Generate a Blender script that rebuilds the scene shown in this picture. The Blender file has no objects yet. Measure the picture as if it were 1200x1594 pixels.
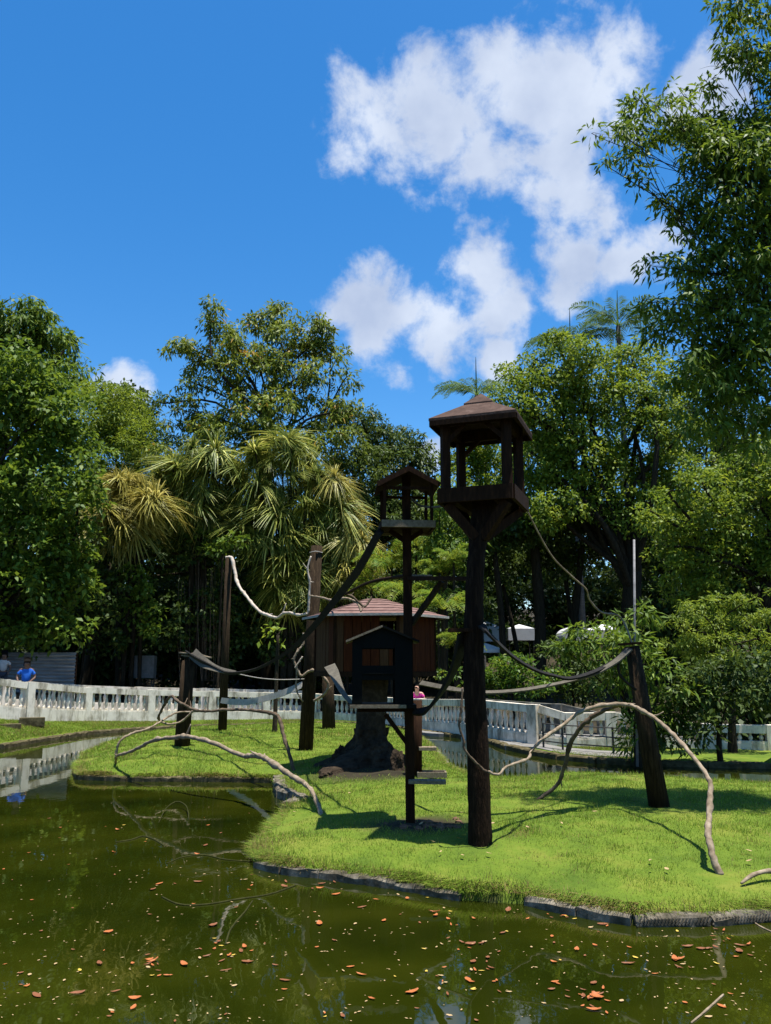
import bpy, bmesh, math, random
import numpy as np
from mathutils import Vector, Matrix, noise as mnoise

scene = bpy.context.scene
COL = scene.collection
R = math.radians

# ------------------------------------------------------------------ camera
CAMZ = 2.4
PITCH = R(10.8)
F = 1251.0                      # focal length in photo pixels (1200 x 1594)
cam = bpy.data.cameras.new("camera")
cam.sensor_fit = 'VERTICAL'
cam.sensor_height = 24.0
cam.lens = 24.0 * F / 1594.0
cam.clip_start = 0.05
cam.clip_end = 3000
cam_o = bpy.data.objects.new("camera", cam)
COL.objects.link(cam_o)
cam_o.location = (0, 0, CAMZ)
cam_o.rotation_euler = (R(90) + PITCH, 0, 0)
scene.camera = cam_o

# ------------------------------------------------------------------ light
SUN = Vector((0.16, -0.09, 1.0)).normalized()
elev = math.asin(SUN.z)
azim = math.atan2(SUN.x, SUN.y)
sun = bpy.data.lights.new("sun", 'SUN')
sun.energy = 5.0
sun.angle = R(0.53)
sun.color = (1.0, 0.965, 0.90)
sun_o = bpy.data.objects.new("sun", sun)
COL.objects.link(sun_o)
sun_o.rotation_euler = SUN.to_track_quat('Z', 'Y').to_euler()
sun_o.location = (0, 0, 60)

scene.view_settings.view_transform = 'Standard'
scene.view_settings.look = 'None'
scene.view_settings.gamma = 1.0
scene.view_settings.use_curve_mapping = False
scene.view_settings.exposure = 1.0
scene.cycles.use_denoising = True
scene.cycles.max_bounces = 6
scene.cycles.diffuse_bounces = 3
scene.cycles.glossy_bounces = 3
scene.cycles.transmission_bounces = 3
scene.cycles.transparent_max_bounces = 4

def ray(px, py):
    dx = px - 600.0
    v = 797.0 - py
    return Vector((dx, F * math.cos(PITCH) - v * math.sin(PITCH), F * math.sin(PITCH) + v * math.cos(PITCH)))

def P(px, py, Y):
    """a point of the place at distance Y ahead of the viewpoint"""
    d = ray(px, py)
    t = Y / d.y
    return Vector((d.x * t, Y, CAMZ + d.z * t))

def G(px, py, z):
    """a point of the place at height z"""
    d = ray(px, py)
    t = (z - CAMZ) / d.z
    return Vector((d.x * t, d.y * t, z))

def M(px, py, Y):
    """metres per photo pixel there"""
    return Y / ray(px, py).y

# ---- world: clear tropical sky with fair-weather clouds
world = bpy.data.worlds.new("World")
scene.world = world
world.use_nodes = True
nt = world.node_tree
nt.nodes.clear()

def N(tree, kind, **kw):
    n = tree.nodes.new(kind)
    for k, v in kw.items():
        setattr(n, k, v)
    return n

sky = N(nt, 'ShaderNodeTexSky')
sky.sky_type = 'NISHITA'
sky.sun_disc = False
sky.sun_elevation = elev
sky.sun_rotation = azim
sky.altitude = 0
sky.air_density = 1.0
sky.dust_density = 0.35
sky.ozone_density = 3.0
hs = N(nt, 'ShaderNodeHueSaturation')
hs.inputs['Saturation'].default_value = 1.36
hs.inputs['Value'].default_value = 1.0
nt.links.new(sky.outputs[0], hs.inputs['Color'])
bg_sky = N(nt, 'ShaderNodeBackground')
bg_sky.inputs['Strength'].default_value = 0.1
nt.links.new(hs.outputs[0], bg_sky.inputs['Color'])

tc = N(nt, 'ShaderNodeTexCoord')
nrm = N(nt, 'ShaderNodeVectorMath', operation='NORMALIZE')
nt.links.new(tc.outputs['Generated'], nrm.inputs[0])
wn = N(nt, 'ShaderNodeTexNoise')
wn.inputs['Scale'].default_value = 7.0
wn.inputs['Detail'].default_value = 4.0
nt.links.new(nrm.outputs[0], wn.inputs['Vector'])
wsub = N(nt, 'ShaderNodeVectorMath', operation='SUBTRACT')
wsub.inputs[1].default_value = (0.5, 0.5, 0.5)
nt.links.new(wn.outputs['Color'], wsub.inputs[0])
wsc = N(nt, 'ShaderNodeVectorMath', operation='SCALE')
wsc.inputs['Scale'].default_value = 0.11
nt.links.new(wsub.outputs[0], wsc.inputs[0])
wadd = N(nt, 'ShaderNodeVectorMath', operation='ADD')
nt.links.new(nrm.outputs[0], wadd.inputs[0])
nt.links.new(wsc.outputs[0], wadd.inputs[1])
CLOUDS = [(575, 198, 82), (650, 172, 95), (700, 205, 110), (740, 262, 82), (800, 160, 105), (880, 130, 95),
          (960, 85, 95), (1010, 65, 62), (860, 225, 70), (875, 310, 90), (930, 335, 80), (905, 385, 72), (985, 400, 75),
          (530, 490, 62), (575, 482, 85), (640, 505, 80), (600, 540, 70), (680, 540, 60), (750, 420, 70), (760, 480, 80), (790, 450, 55), (780, 540, 45),
          (880, 450, 55), (205, 612, 52), (660, 692, 48), (1100, 120, 60)]
prev = None
for (cx, cy, cr) in CLOUDS:
    d = ray(cx, cy)
    rr = cr * 1.12 / d.length
    d.normalize()
    dn = N(nt, 'ShaderNodeVectorMath', operation='DISTANCE')
    dn.inputs[1].default_value = d
    nt.links.new(wadd.outputs[0], dn.inputs[0])
    m = N(nt, 'ShaderNodeMath', operation='MULTIPLY_ADD')
    m.inputs[1].default_value = -1.0 / rr
    m.inputs[2].default_value = 1.0
    nt.links.new(dn.outputs['Value'], m.inputs[0])
    if prev is None:
        prev = m
    else:
        mx = N(nt, 'ShaderNodeMath', operation='SMOOTH_MAX')
        mx.inputs[2].default_value = 0.22
        nt.links.new(prev.outputs[0], mx.inputs[0])
        nt.links.new(m.outputs[0], mx.inputs[1])
        prev = mx
# the same fair-weather cloud cover over the rest of the sky
big = N(nt, 'ShaderNodeTexNoise')
big.inputs['Scale'].default_value = 3.1
big.inputs['Detail'].default_value = 3.0
nt.links.new(wadd.outputs[0], big.inputs['Vector'])
bigr = N(nt, 'ShaderNodeMapRange')
bigr.inputs['From Min'].default_value = 0.54
bigr.inputs['From Max'].default_value = 0.72
bigr.inputs['To Min'].default_value = -0.6
bigr.inputs['To Max'].default_value = 0.7
nt.links.new(big.outputs['Fac'], bigr.inputs['Value'])
fwd = Vector((0, math.cos(PITCH), math.sin(PITCH)))
dt = N(nt, 'ShaderNodeVectorMath', operation='DOT_PRODUCT')
dt.inputs[1].default_value = fwd
nt.links.new(nrm.outputs[0], dt.inputs[0])
dm = N(nt, 'ShaderNodeMapRange')
dm.inputs['From Min'].default_value = 0.66
dm.inputs['From Max'].default_value = 0.78
dm.inputs['To Min'].default_value = 0.0
dm.inputs['To Max'].default_value = -2.0
nt.links.new(dt.outputs['Value'], dm.inputs['Value'])
ba = N(nt, 'ShaderNodeMath', operation='ADD')
nt.links.new(bigr.outputs[0], ba.inputs[0])
nt.links.new(dm.outputs[0], ba.inputs[1])
mx = N(nt, 'ShaderNodeMath', operation='MAXIMUM')
nt.links.new(prev.outputs[0], mx.inputs[0])
nt.links.new(ba.outputs[0], mx.inputs[1])
prev = mx
fb = N(nt, 'ShaderNodeTexNoise')
fb.inputs['Scale'].default_value = 13.0
fb.inputs['Detail'].default_value = 9.0
fb.inputs['Roughness'].default_value = 0.62
fb.inputs['Distortion'].default_value = 0.15
nt.links.new(nrm.outputs[0], fb.inputs['Vector'])
fm = N(nt, 'ShaderNodeMath', operation='MULTIPLY_ADD')
fm.inputs[1].default_value = 2.3
fm.inputs[2].default_value = -1.15
nt.links.new(fb.outputs['Fac'], fm.inputs[0])
den = N(nt, 'ShaderNodeMath', operation='ADD')
nt.links.new(prev.outputs[0], den.inputs[0])
nt.links.new(fm.outputs[0], den.inputs[1])
dr = N(nt, 'ShaderNodeMapRange', interpolation_type='SMOOTHSTEP')
dr.inputs['From Min'].default_value = 0.09
dr.inputs['From Max'].default_value = 0.68
dr.inputs['To Max'].default_value = 0.93
nt.links.new(den.outputs[0], dr.inputs['Value'])
# cloud body: brighter where thick and facing the sun, softer grey-blue where thin or underneath
fb2 = N(nt, 'ShaderNodeTexNoise')
fb2.inputs['Scale'].default_value = 9.0
fb2.inputs['Detail'].default_value = 6.0
sh = N(nt, 'ShaderNodeVectorMath', operation='ADD')
sh.inputs[1].default_value = (0.02, 0.0, 0.05)
nt.links.new(nrm.outputs[0], sh.inputs[0])
nt.links.new(sh.outputs[0], fb2.inputs['Vector'])
cr_ = N(nt, 'ShaderNodeMapRange')
cr_.inputs['From Min'].default_value = 0.3
cr_.inputs['From Max'].default_value = 0.68
nt.links.new(fb2.outputs['Fac'], cr_.inputs['Value'])
cm = N(nt, 'ShaderNodeMix', data_type='RGBA')
cm.inputs['A'].default_value = (0.66, 0.72, 0.82, 1)
cm.inputs['B'].default_value = (0.40, 0.47, 0.62, 1)
nt.links.new(cr_.outputs[0], cm.inputs['Factor'])
bg_c = N(nt, 'ShaderNodeBackground')
bg_c.inputs['Strength'].default_value = 0.64
nt.links.new(cm.outputs['Result'], bg_c.inputs['Color'])
mixs = N(nt, 'ShaderNodeMixShader')
nt.links.new(dr.outputs[0], mixs.inputs[0])
nt.links.new(bg_sky.outputs[0], mixs.inputs[1])
nt.links.new(bg_c.outputs[0], mixs.inputs[2])
wo = N(nt, 'ShaderNodeOutputWorld')
nt.links.new(mixs.outputs[0], wo.inputs['Surface'])

# ------------------------------------------------------------------ materials
def base_mat(name):
    m = bpy.data.materials.new(name)
    m.use_nodes = True
    t = m.node_tree
    return m, t, t.nodes['Principled BSDF']

def ramp(t, stops):
    r = t.nodes.new('ShaderNodeValToRGB')
    el = r.color_ramp.elements
    while len(el) < len(stops):
        el.new(0.5)
    for e, (p, c) in zip(el, stops):
        e.position = p
        e.color = (*c, 1)
    return r

def surf(name, stops, scale=6, rough=0.8, bump=0.3, stretch=(1, 1, 1), detail=6, spec=0.1, dist=0.02, scale2=None):
    """noise coloured surface with fine relief"""
    m, t, b = base_mat(name)
    tcn = t.nodes.new('ShaderNodeTexCoord')
    mp = t.nodes.new('ShaderNodeMapping')
    mp.inputs['Scale'].default_value = stretch
    t.links.new(tcn.outputs['Object'], mp.inputs[0])
    n = t.nodes.new('ShaderNodeTexNoise')
    n.inputs['Scale'].default_value = scale
    n.inputs['Detail'].default_value = detail
    n.inputs['Roughness'].default_value = 0.65
    t.links.new(mp.outputs[0], n.inputs['Vector'])
    r = ramp(t, stops)
    t.links.new(n.outputs['Fac'], r.inputs[0])
    t.links.new(r.outputs[0], b.inputs['Base Color'])
    n2 = t.nodes.new('ShaderNodeTexNoise')
    n2.inputs['Scale'].default_value = scale2 or scale * 3
    n2.inputs['Detail'].default_value = 4
    t.links.new(mp.outputs[0], n2.inputs['Vector'])
    bp = t.nodes.new('ShaderNodeBump')
    bp.inputs['Strength'].default_value = bump
    bp.inputs['Distance'].default_value = dist
    t.links.new(n2.outputs['Fac'], bp.inputs['Height'])
    t.links.new(bp.outputs[0], b.inputs['Normal'])
    b.inputs['Roughness'].default_value = rough
    b.inputs['Specular IOR Level'].default_value = spec
    return m

def leaf_mat(name, stops, trans=0.3, rough=0.55, spec=0.22):
    m, t, b = base_mat(name)
    at = t.nodes.new('ShaderNodeAttribute')
    at.attribute_name = 'tone'
    r = ramp(t, stops)
    t.links.new(at.outputs['Fac'], r.inputs[0])
    t.links.new(r.outputs[0], b.inputs['Base Color'])
    b.inputs['Roughness'].default_value = rough
    b.inputs['Specular IOR Level'].default_value = spec
    tr = t.nodes.new('ShaderNodeBsdfTranslucent')
    hv = t.nodes.new('ShaderNodeHueSaturation')
    hv.inputs['Hue'].default_value = 0.485
    hv.inputs['Value'].default_value = 1.5
    t.links.new(r.outputs[0], hv.inputs['Color'])
    t.links.new(hv.outputs[0], tr.inputs['Color'])
    mx = t.nodes.new('ShaderNodeMixShader')
    mx.inputs[0].default_value = trans
    t.links.new(b.outputs[0], mx.inputs[1])
    t.links.new(tr.outputs[0], mx.inputs[2])
    t.links.new(mx.outputs[0], t.nodes['Material Output'].inputs['Surface'])
    return m

def plain(name, c, rough=0.6, spec=0.3, metal=0.0):
    return surf(name, [(0.3, tuple(x * 0.82 for x in c)), (0.7, tuple(min(1, x * 1.12) for x in c))], scale=9, rough=rough, bump=0.1, spec=spec)

MT = {}
MT['log'] = surf('bark_log', [(0.30, (0.01114, 0.007022, 0.003577)), (0.5, (0.02784, 0.01756, 0.009104)), (0.72, (0.05822, 0.03862, 0.02015))], 5, 0.9, 0.8, (6, 6, 0.8), dist=0.03)
MT['darkwood'] = surf('dark_wood', [(0.3, (0.01088, 0.004603, 0.0018)), (0.55, (0.0238, 0.01004, 0.003825)), (0.75, (0.051, 0.02176, 0.0081))], 4, 0.85, 0.5, (6, 6, 1), dist=0.01)
MT['darklog'] = surf('dark_bark_log', [(0.30, (0.00624, 0.003024, 0.001428)), (0.5, (0.01373, 0.006804, 0.003264)), (0.72, (0.03744, 0.02016, 0.0102))], 5, 0.9, 0.8, (6, 6, 0.8), dist=0.03)
MT['greenwood'] = surf('dark_green_wood', [(0.3, (0.0004234, 0.000936, 0.0006336)), (0.7, (0.001331, 0.002592, 0.001728))], 4, 0.6, 0.3, (5, 5, 1), dist=0.006)
MT['redwood'] = surf('reddish_plank', [(0.28, (0.02558, 0.005598, 0.001302)), (0.5, (0.0558, 0.01272, 0.002864)), (0.75, (0.08835, 0.02163, 0.004948))], 3, 0.8, 0.4, (8, 8, 0.7), dist=0.006)
MT['tanwood'] = surf('tan_plank', [(0.28, (0.03969, 0.0168, 0.006552)), (0.7, (0.09261, 0.042, 0.01714))], 3, 0.8, 0.4, (8, 8, 0.7), dist=0.006)
MT['roofpink'] = surf('faded_red_shingle', [(0.3, (0.1121, 0.06259, 0.05087)), (0.55, (0.1755, 0.1043, 0.08477)), (0.75, (0.2316, 0.1502, 0.1272))], 7, 0.85, 0.4, dist=0.008)
MT['roofbrown'] = surf('brown_shingle', [(0.3, (0.0465, 0.02883, 0.02139)), (0.55, (0.07905, 0.04883, 0.03627)), (0.78, (0.1209, 0.08134, 0.0651))], 9, 0.9, 0.5, dist=0.008)
MT['greywood'] = surf('weathered_plank', [(0.3, (0.104, 0.0792, 0.05184)), (0.7, (0.24, 0.1944, 0.1325))], 4, 0.85, 0.5, (8, 1, 8), dist=0.006)
MT['branch'] = surf('pale_branch', [(0.3, (0.104, 0.076, 0.048)), (0.52, (0.224, 0.172, 0.116)), (0.72, (0.336, 0.272, 0.2))], 9, 0.85, 0.6, dist=0.012)
MT['vine'] = surf('brown_branch', [(0.3, (0.042, 0.0294, 0.0189)), (0.52, (0.098, 0.07, 0.0455)), (0.72, (0.175, 0.133, 0.091))], 9, 0.85, 0.6, dist=0.012)
MT['whitebranch'] = surf('bleached_branch', [(0.3, (0.289, 0.2295, 0.17)), (0.7, (0.493, 0.425, 0.3485))], 8, 0.8, 0.5, dist=0.012)
MT['strapdark'] = surf('dark_webbing', [(0.3, (0.0084, 0.00756, 0.00672)), (0.7, (0.0231, 0.021, 0.0189))], 12, 0.8, 0.2)
MT['strapgrey'] = surf('grey_webbing', [(0.3, (0.063, 0.05486, 0.042)), (0.7, (0.126, 0.1122, 0.084))], 12, 0.8, 0.2)
MT['straplight'] = surf('pale_webbing', [(0.3, (0.224, 0.208, 0.184)), (0.7, (0.36, 0.344, 0.312))], 12, 0.8, 0.2)
MT['kerb'] = surf('mossy_kerb_stone', [(0.28, (0.02227, 0.018, 0.007812)), (0.5, (0.07425, 0.06075, 0.0293)), (0.72, (0.1386, 0.1147, 0.05999))], 5, 0.9, 0.6, dist=0.02)
MT['paving'] = surf('grey_paving', [(0.3, (0.12, 0.1125, 0.1013)), (0.7, (0.225, 0.2137, 0.195))], 4, 0.9, 0.4, dist=0.01)
MT['rock'] = surf('dark_rock', [(0.3, (0.01238, 0.008505, 0.005355)), (0.55, (0.04208, 0.02916, 0.01827)), (0.75, (0.08415, 0.06075, 0.03938))], 5, 0.92, 0.9, dist=0.04)
MT['soil'] = surf('bare_soil', [(0.3, (0.06825, 0.03465, 0.021)), (0.7, (0.195, 0.1114, 0.07125))], 8, 0.95, 0.8, dist=0.03)
MT['metal'] = surf('dark_pipe', [(0.3, (0.03, 0.028, 0.026)), (0.7, (0.075, 0.07, 0.065))], 10, 0.5, 0.1)
MT['zinc'] = surf('galvanised_sheet', [(0.3, (0.144, 0.1368, 0.1332)), (0.5, (0.216, 0.2052, 0.2016)), (0.7, (0.288, 0.2772, 0.27))], 2.2, 0.5, 0.1, (0.6, 0.6, 3))
MT['canvas'] = surf('white_canvas', [(0.3, (0.4752, 0.4824, 0.4968)), (0.7, (0.576, 0.576, 0.576))], 3, 0.6, 0.1)
MT['greybox'] = surf('grey_board', [(0.3, (0.091, 0.0945, 0.091)), (0.7, (0.168, 0.1715, 0.168))], 4, 0.7, 0.2)
MT['bark'] = surf('tree_bark', [(0.3, (0.011, 0.00825, 0.00495)), (0.7, (0.044, 0.03506, 0.02178))], 3, 0.95, 0.8, (5, 5, 1), dist=0.05)
MT['palmbark'] = surf('palm_bark', [(0.3, (0.064, 0.062, 0.056)), (0.7, (0.128, 0.124, 0.116))], 3, 0.9, 0.3, (1, 1, 8))
MT['algae'] = surf('algae_branch', [(0.3, (0.015, 0.0162, 0.003)), (0.7, (0.036, 0.03645, 0.00825))], 10, 0.8, 0.4)

MT['darkened'] = surf('shade_dark_concrete', [(0.3, (0.04, 0.042, 0.03)), (0.55, (0.13, 0.125, 0.105)), (0.75, (0.24, 0.23, 0.2))], 3, 0.9, 0.4)  # darker copy of the wall concrete, tree shade put into its colour

def concrete():
    m, t, b = base_mat('stained_white_concrete')
    tcn = t.nodes.new('ShaderNodeTexCoord')
    geo = t.nodes.new('ShaderNodeNewGeometry')
    n1 = t.nodes.new('ShaderNodeTexNoise')
    n1.inputs['Scale'].default_value = 1.6
    n1.inputs['Detail'].default_value = 8
    n1.inputs['Roughness'].default_value = 0.7
    t.links.new(geo.outputs['Position'], n1.inputs['Vector'])
    mp = t.nodes.new('ShaderNodeMapping')
    mp.inputs['Scale'].default_value = (2.2, 2.2, 0.55)
    t.links.new(geo.outputs['Position'], mp.inputs[0])
    n2 = t.nodes.new('ShaderNodeTexNoise')
    n2.inputs['Scale'].default_value = 1.5
    n2.inputs['Detail'].default_value = 6
    n2.inputs['Roughness'].default_value = 0.7
    t.links.new(mp.outputs[0], n2.inputs['Vector'])
    r1 = ramp(t, [(0.30, (0.38, 0.34, 0.26)), (0.5, (0.70, 0.63, 0.51)), (0.7, (0.82, 0.75, 0.62))])
    t.links.new(n1.outputs['Fac'], r1.inputs[0])
    r2 = ramp(t, [(0.33, (0.12, 0.11, 0.09)), (0.43, (0.55, 0.53, 0.47)), (0.52, (1, 1, 1))])
    t.links.new(n2.outputs['Fac'], r2.inputs[0])
    mx = t.nodes.new('ShaderNodeMix')
    mx.data_type = 'RGBA'
    mx.blend_type = 'MULTIPLY'
    mx.inputs['Factor'].default_value = 0.8
    t.links.new(r1.outputs[0], mx.inputs['A'])
    t.links.new(r2.outputs[0], mx.inputs['B'])
    t.links.new(mx.outputs['Result'], b.inputs['Base Color'])
    b.inputs['Roughness'].default_value = 0.85
    bp = t.nodes.new('ShaderNodeBump')
    bp.inputs['Strength'].default_value = 0.3
    bp.inputs['Distance'].default_value = 0.01
    t.links.new(n1.outputs['Fac'], bp.inputs['Height'])
    t.links.new(bp.outputs[0], b.inputs['Normal'])
    return m

MT['concrete'] = concrete()

def ridged_stone():
    m = surf('combed_kerb_stone', [(0.30, (0.028, 0.026, 0.014)), (0.46, (0.085, 0.072, 0.05)), (0.62, (0.19, 0.165, 0.125)), (0.75, (0.26, 0.235, 0.19))], 6, 0.9, 0.5, dist=0.01)
    return m

MT['kerb2'] = ridged_stone()

def water_mat():
    m, t, b = base_mat('green_pond_water')
    geo = t.nodes.new('ShaderNodeNewGeometry')
    n = t.nodes.new('ShaderNodeTexNoise')
    n.inputs['Scale'].default_value = 0.55
    n.inputs['Detail'].default_value = 5
    t.links.new(geo.outputs['Position'], n.inputs['Vector'])
    r = ramp(t, [(0.3, (0.006, 0.0095, 0.0008)), (0.5, (0.0125, 0.0165, 0.0011)), (0.72, (0.024, 0.027, 0.002))])
    t.links.new(n.outputs['Fac'], r.inputs[0])
    t.links.new(r.outputs[0], b.inputs['Base Color'])
    b.inputs['Roughness'].default_value = 0.02
    b.inputs['IOR'].default_value = 1.333
    b.inputs['Specular IOR Level'].default_value = 0.85
    n2 = t.nodes.new('ShaderNodeTexNoise')
    n2.inputs['Scale'].default_value = 3.2
    n2.inputs['Detail'].default_value = 3
    mp = t.nodes.new('ShaderNodeMapping')
    mp.inputs['Scale'].default_value = (1.0, 0.55, 1)
    t.links.new(geo.outputs['Position'], mp.inputs[0])
    t.links.new(mp.outputs[0], n2.inputs['Vector'])
    bp = t.nodes.new('ShaderNodeBump')
    bp.inputs['Strength'].default_value = 0.055
    bp.inputs['Distance'].default_value = 0.03
    t.links.new(n2.outputs['Fac'], bp.inputs['Height'])
    t.links.new(bp.outputs[0], b.inputs['Normal'])
    return m

MT['water'] = water_mat()

def ground_mat(name, attr=True):
    m, t, b = base_mat(name)
    geo = t.nodes.new('ShaderNodeNewGeometry')
    n = t.nodes.new('ShaderNodeTexNoise')
    n.inputs['Scale'].default_value = 0.9
    n.inputs['Detail'].default_value = 8
    n.inputs['Roughness'].default_value = 0.7
    t.links.new(geo.outputs['Position'], n.inputs['Vector'])
    g = ramp(t, [(0.3, (0.045, 0.08, 0.008)), (0.5, (0.09, 0.135, 0.012)), (0.7, (0.16, 0.165, 0.026))])
    t.links.new(n.outputs['Fac'], g.inputs[0])
    s = ramp(t, [(0.3, (0.014, 0.012, 0.006)), (0.55, (0.035, 0.028, 0.015)), (0.75, (0.085, 0.06, 0.035))])
    t.links.new(n.outputs['Fac'], s.inputs[0])
    at = t.nodes.new('ShaderNodeAttribute')
    at.attribute_name = 'lawn'
    mx = t.nodes.new('ShaderNodeMix')
    mx.data_type = 'RGBA'
    t.links.new(at.outputs['Fac'], mx.inputs['Factor'])
    t.links.new(s.outputs[0], mx.inputs['A'])
    t.links.new(g.outputs[0], mx.inputs['B'])
    t.links.new(mx.outputs['Result'], b.inputs['Base Color'])
    n2 = t.nodes.new('ShaderNodeTexNoise')
    n2.inputs['Scale'].default_value = 14
    n2.inputs['Detail'].default_value = 6
    t.links.new(geo.outputs['Position'], n2.inputs['Vector'])
    bp = t.nodes.new('ShaderNodeBump')
    bp.inputs['Strength'].default_value = 0.7
    bp.inputs['Distance'].default_value = 0.05
    t.links.new(n2.outputs['Fac'], bp.inputs['Height'])
    t.links.new(bp.outputs[0], b.inputs['Normal'])
    b.inputs['Roughness'].default_value = 0.95
    b.inputs['Specular IOR Level'].default_value = 0.15
    return m

MT['ground'] = ground_mat('grass_and_soil')
MT['grass'] = leaf_mat('grass_blades', [(0.0, (0.2698, 0.1972, 0.078)), (0.14, (0.1846, 0.1836, 0.0325)), (0.3, (0.0852, 0.1564, 0.013)), (0.6, (0.1775, 0.272, 0.026)), (1.0, (0.3621, 0.3944, 0.078))], 0.32, 0.65, 0.15)
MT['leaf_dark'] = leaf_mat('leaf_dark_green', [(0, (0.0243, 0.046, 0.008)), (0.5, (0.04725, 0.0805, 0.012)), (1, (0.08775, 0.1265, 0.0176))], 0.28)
MT['leaf_mid'] = leaf_mat('leaf_mid_green', [(0, (0.04036, 0.08004, 0.008)), (0.5, (0.08539, 0.1448, 0.0128)), (1, (0.1631, 0.2278, 0.0208))], 0.32)
MT['leaf_bright'] = leaf_mat('leaf_bright_green', [(0, (0.06237, 0.1075, 0.0088)), (0.5, (0.1263, 0.1898, 0.01584)), (1, (0.2228, 0.2719, 0.02464))], 0.38)
MT['leaf_olive'] = leaf_mat('leaf_olive_green', [(0, (0.05738, 0.08671, 0.01056)), (0.5, (0.122, 0.1645, 0.0176)), (0.93, (0.2151, 0.2616, 0.02904)), (1, (0.3442, 0.2093, 0.0308))], 0.3)
MT['leaf_feather'] = leaf_mat('leaf_feathery_green', [(0, (0.075, 0.1207, 0.01)), (0.5, (0.1375, 0.1955, 0.016)), (1, (0.2125, 0.2702, 0.03))], 0.4, 0.6, 0.25)
MT['leaf_palm'] = leaf_mat('leaf_palm_green', [(0, (0.03, 0.065, 0.013)), (0.5, (0.06, 0.11, 0.02)), (1, (0.10, 0.165, 0.03))], 0.3, 0.5, 0.25)
MT['leaf_areca'] = leaf_mat('leaf_areca_yellow_green', [(0, (0.0403, 0.096, 0.009)), (0.5, (0.0868, 0.16, 0.0144)), (1, (0.186, 0.208, 0.018))], 0.4, 0.5, 0.25)
MT['leaf_strap'] = leaf_mat('leaf_strap_variegated', [(0, (0.05323, 0.08881, 0.01193)), (0.45, (0.1522, 0.1858, 0.02784)), (0.75, (0.365, 0.3714, 0.07459)), (1, (0.6084, 0.5975, 0.1493))], 0.3, 0.5, 0.3)
MT['leaf_strap_y'] = leaf_mat('leaf_strap_yellow', [(0, (0.11, 0.11, 0.0176)), (0.45, (0.264, 0.242, 0.044)), (0.75, (0.44, 0.396, 0.0935)), (1, (0.572, 0.517, 0.176))], 0.32, 0.5, 0.3)
for nm, c in (('orange', (0.33, 0.10, 0.025)), ('brown', (0.17, 0.06, 0.022)), ('yellow', (0.46, 0.32, 0.05)), ('tan', (0.36, 0.25, 0.12))):
    MT['fl_' + nm] = plain('fallen_leaf_' + nm, c, 0.6)
MT['skin'] = plain('skin_brown', (0.10, 0.055, 0.038), 0.5)
MT['skin2'] = plain('skin_light_brown', (0.46, 0.26, 0.19), 0.5)
MT['hair'] = plain('black_hair', (0.007, 0.006, 0.005), 0.9, 0.05)
MT['shirt_blue'] = plain('blue_cloth', (0.012, 0.115, 0.50), 0.8)
MT['shirt_pink'] = plain('pink_cloth', (0.62, 0.035, 0.28), 0.8)
MT['shirt_grey'] = plain('pale_grey_cloth', (0.36, 0.35, 0.33), 0.8)
MT['trouser'] = plain('dark_cloth', (0.03, 0.034, 0.05), 0.85)

# ------------------------------------------------------------------ object helpers
def tag(o, label=None, cat=None, group=None, kind=None):
    if label:
        o['label'] = label
    if cat:
        o['category'] = cat
    if group:
        o['group'] = group
    if kind:
        o['kind'] = kind
    return o

def empty(name, loc, label, cat, group=None):
    o = bpy.data.objects.new(name, None)
    COL.objects.link(o)
    o.location = loc
    o.empty_display_size = 0.2
    return tag(o, label, cat, group)

def origin_of(o):
    v = Vector((0, 0, 0))
    while o is not None:
        v = v + Vector(o.location)
        o = o.parent
    return v

def link(name, me, parent=None, loc=None, rot=None, scale=None):
    o = bpy.data.objects.new(name, me)
    COL.objects.link(o)
    o.parent = parent
    if loc is not None:
        o.location = Vector(loc) - (origin_of(parent) if parent else Vector((0, 0, 0)))
    if rot is not None:
        o.rotation_euler = rot
    if scale is not None:
        o.scale = scale
    return o

def frame_z(x, y, z, rz):
    return Matrix.Translation((x, y, z)) @ Matrix.Rotation(rz, 4, 'Z')

def crom(pts, rad, sub=5):
    """smooth a polyline (Catmull-Rom), with radii"""
    pts = [Vector(p) for p in pts]
    if not isinstance(rad, (list, tuple)):
        rad = [rad] * len(pts)
    if len(rad) != len(pts):
        rad = list(np.interp(np.linspace(0, 1, len(pts)), np.linspace(0, 1, len(rad)), rad))
    if len(pts) < 3 or sub <= 1:
        return pts, list(rad)
    out, ro = [], []
    for i in range(len(pts) - 1):
        p0 = pts[max(i - 1, 0)]
        p1, p2 = pts[i], pts[i + 1]
        p3 = pts[min(i + 2, len(pts) - 1)]
        for k in range(sub):
            t = k / sub
            out.append(0.5 * ((2 * p1) + (p2 - p0) * t + (2 * p0 - 5 * p1 + 4 * p2 - p3) * t * t + (3 * p1 - p0 - 3 * p2 + p3) * t ** 3))
            ro.append(rad[i] * (1 - t) + rad[i + 1] * t)
    out.append(pts[-1])
    ro.append(rad[-1])
    return out, ro

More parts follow.
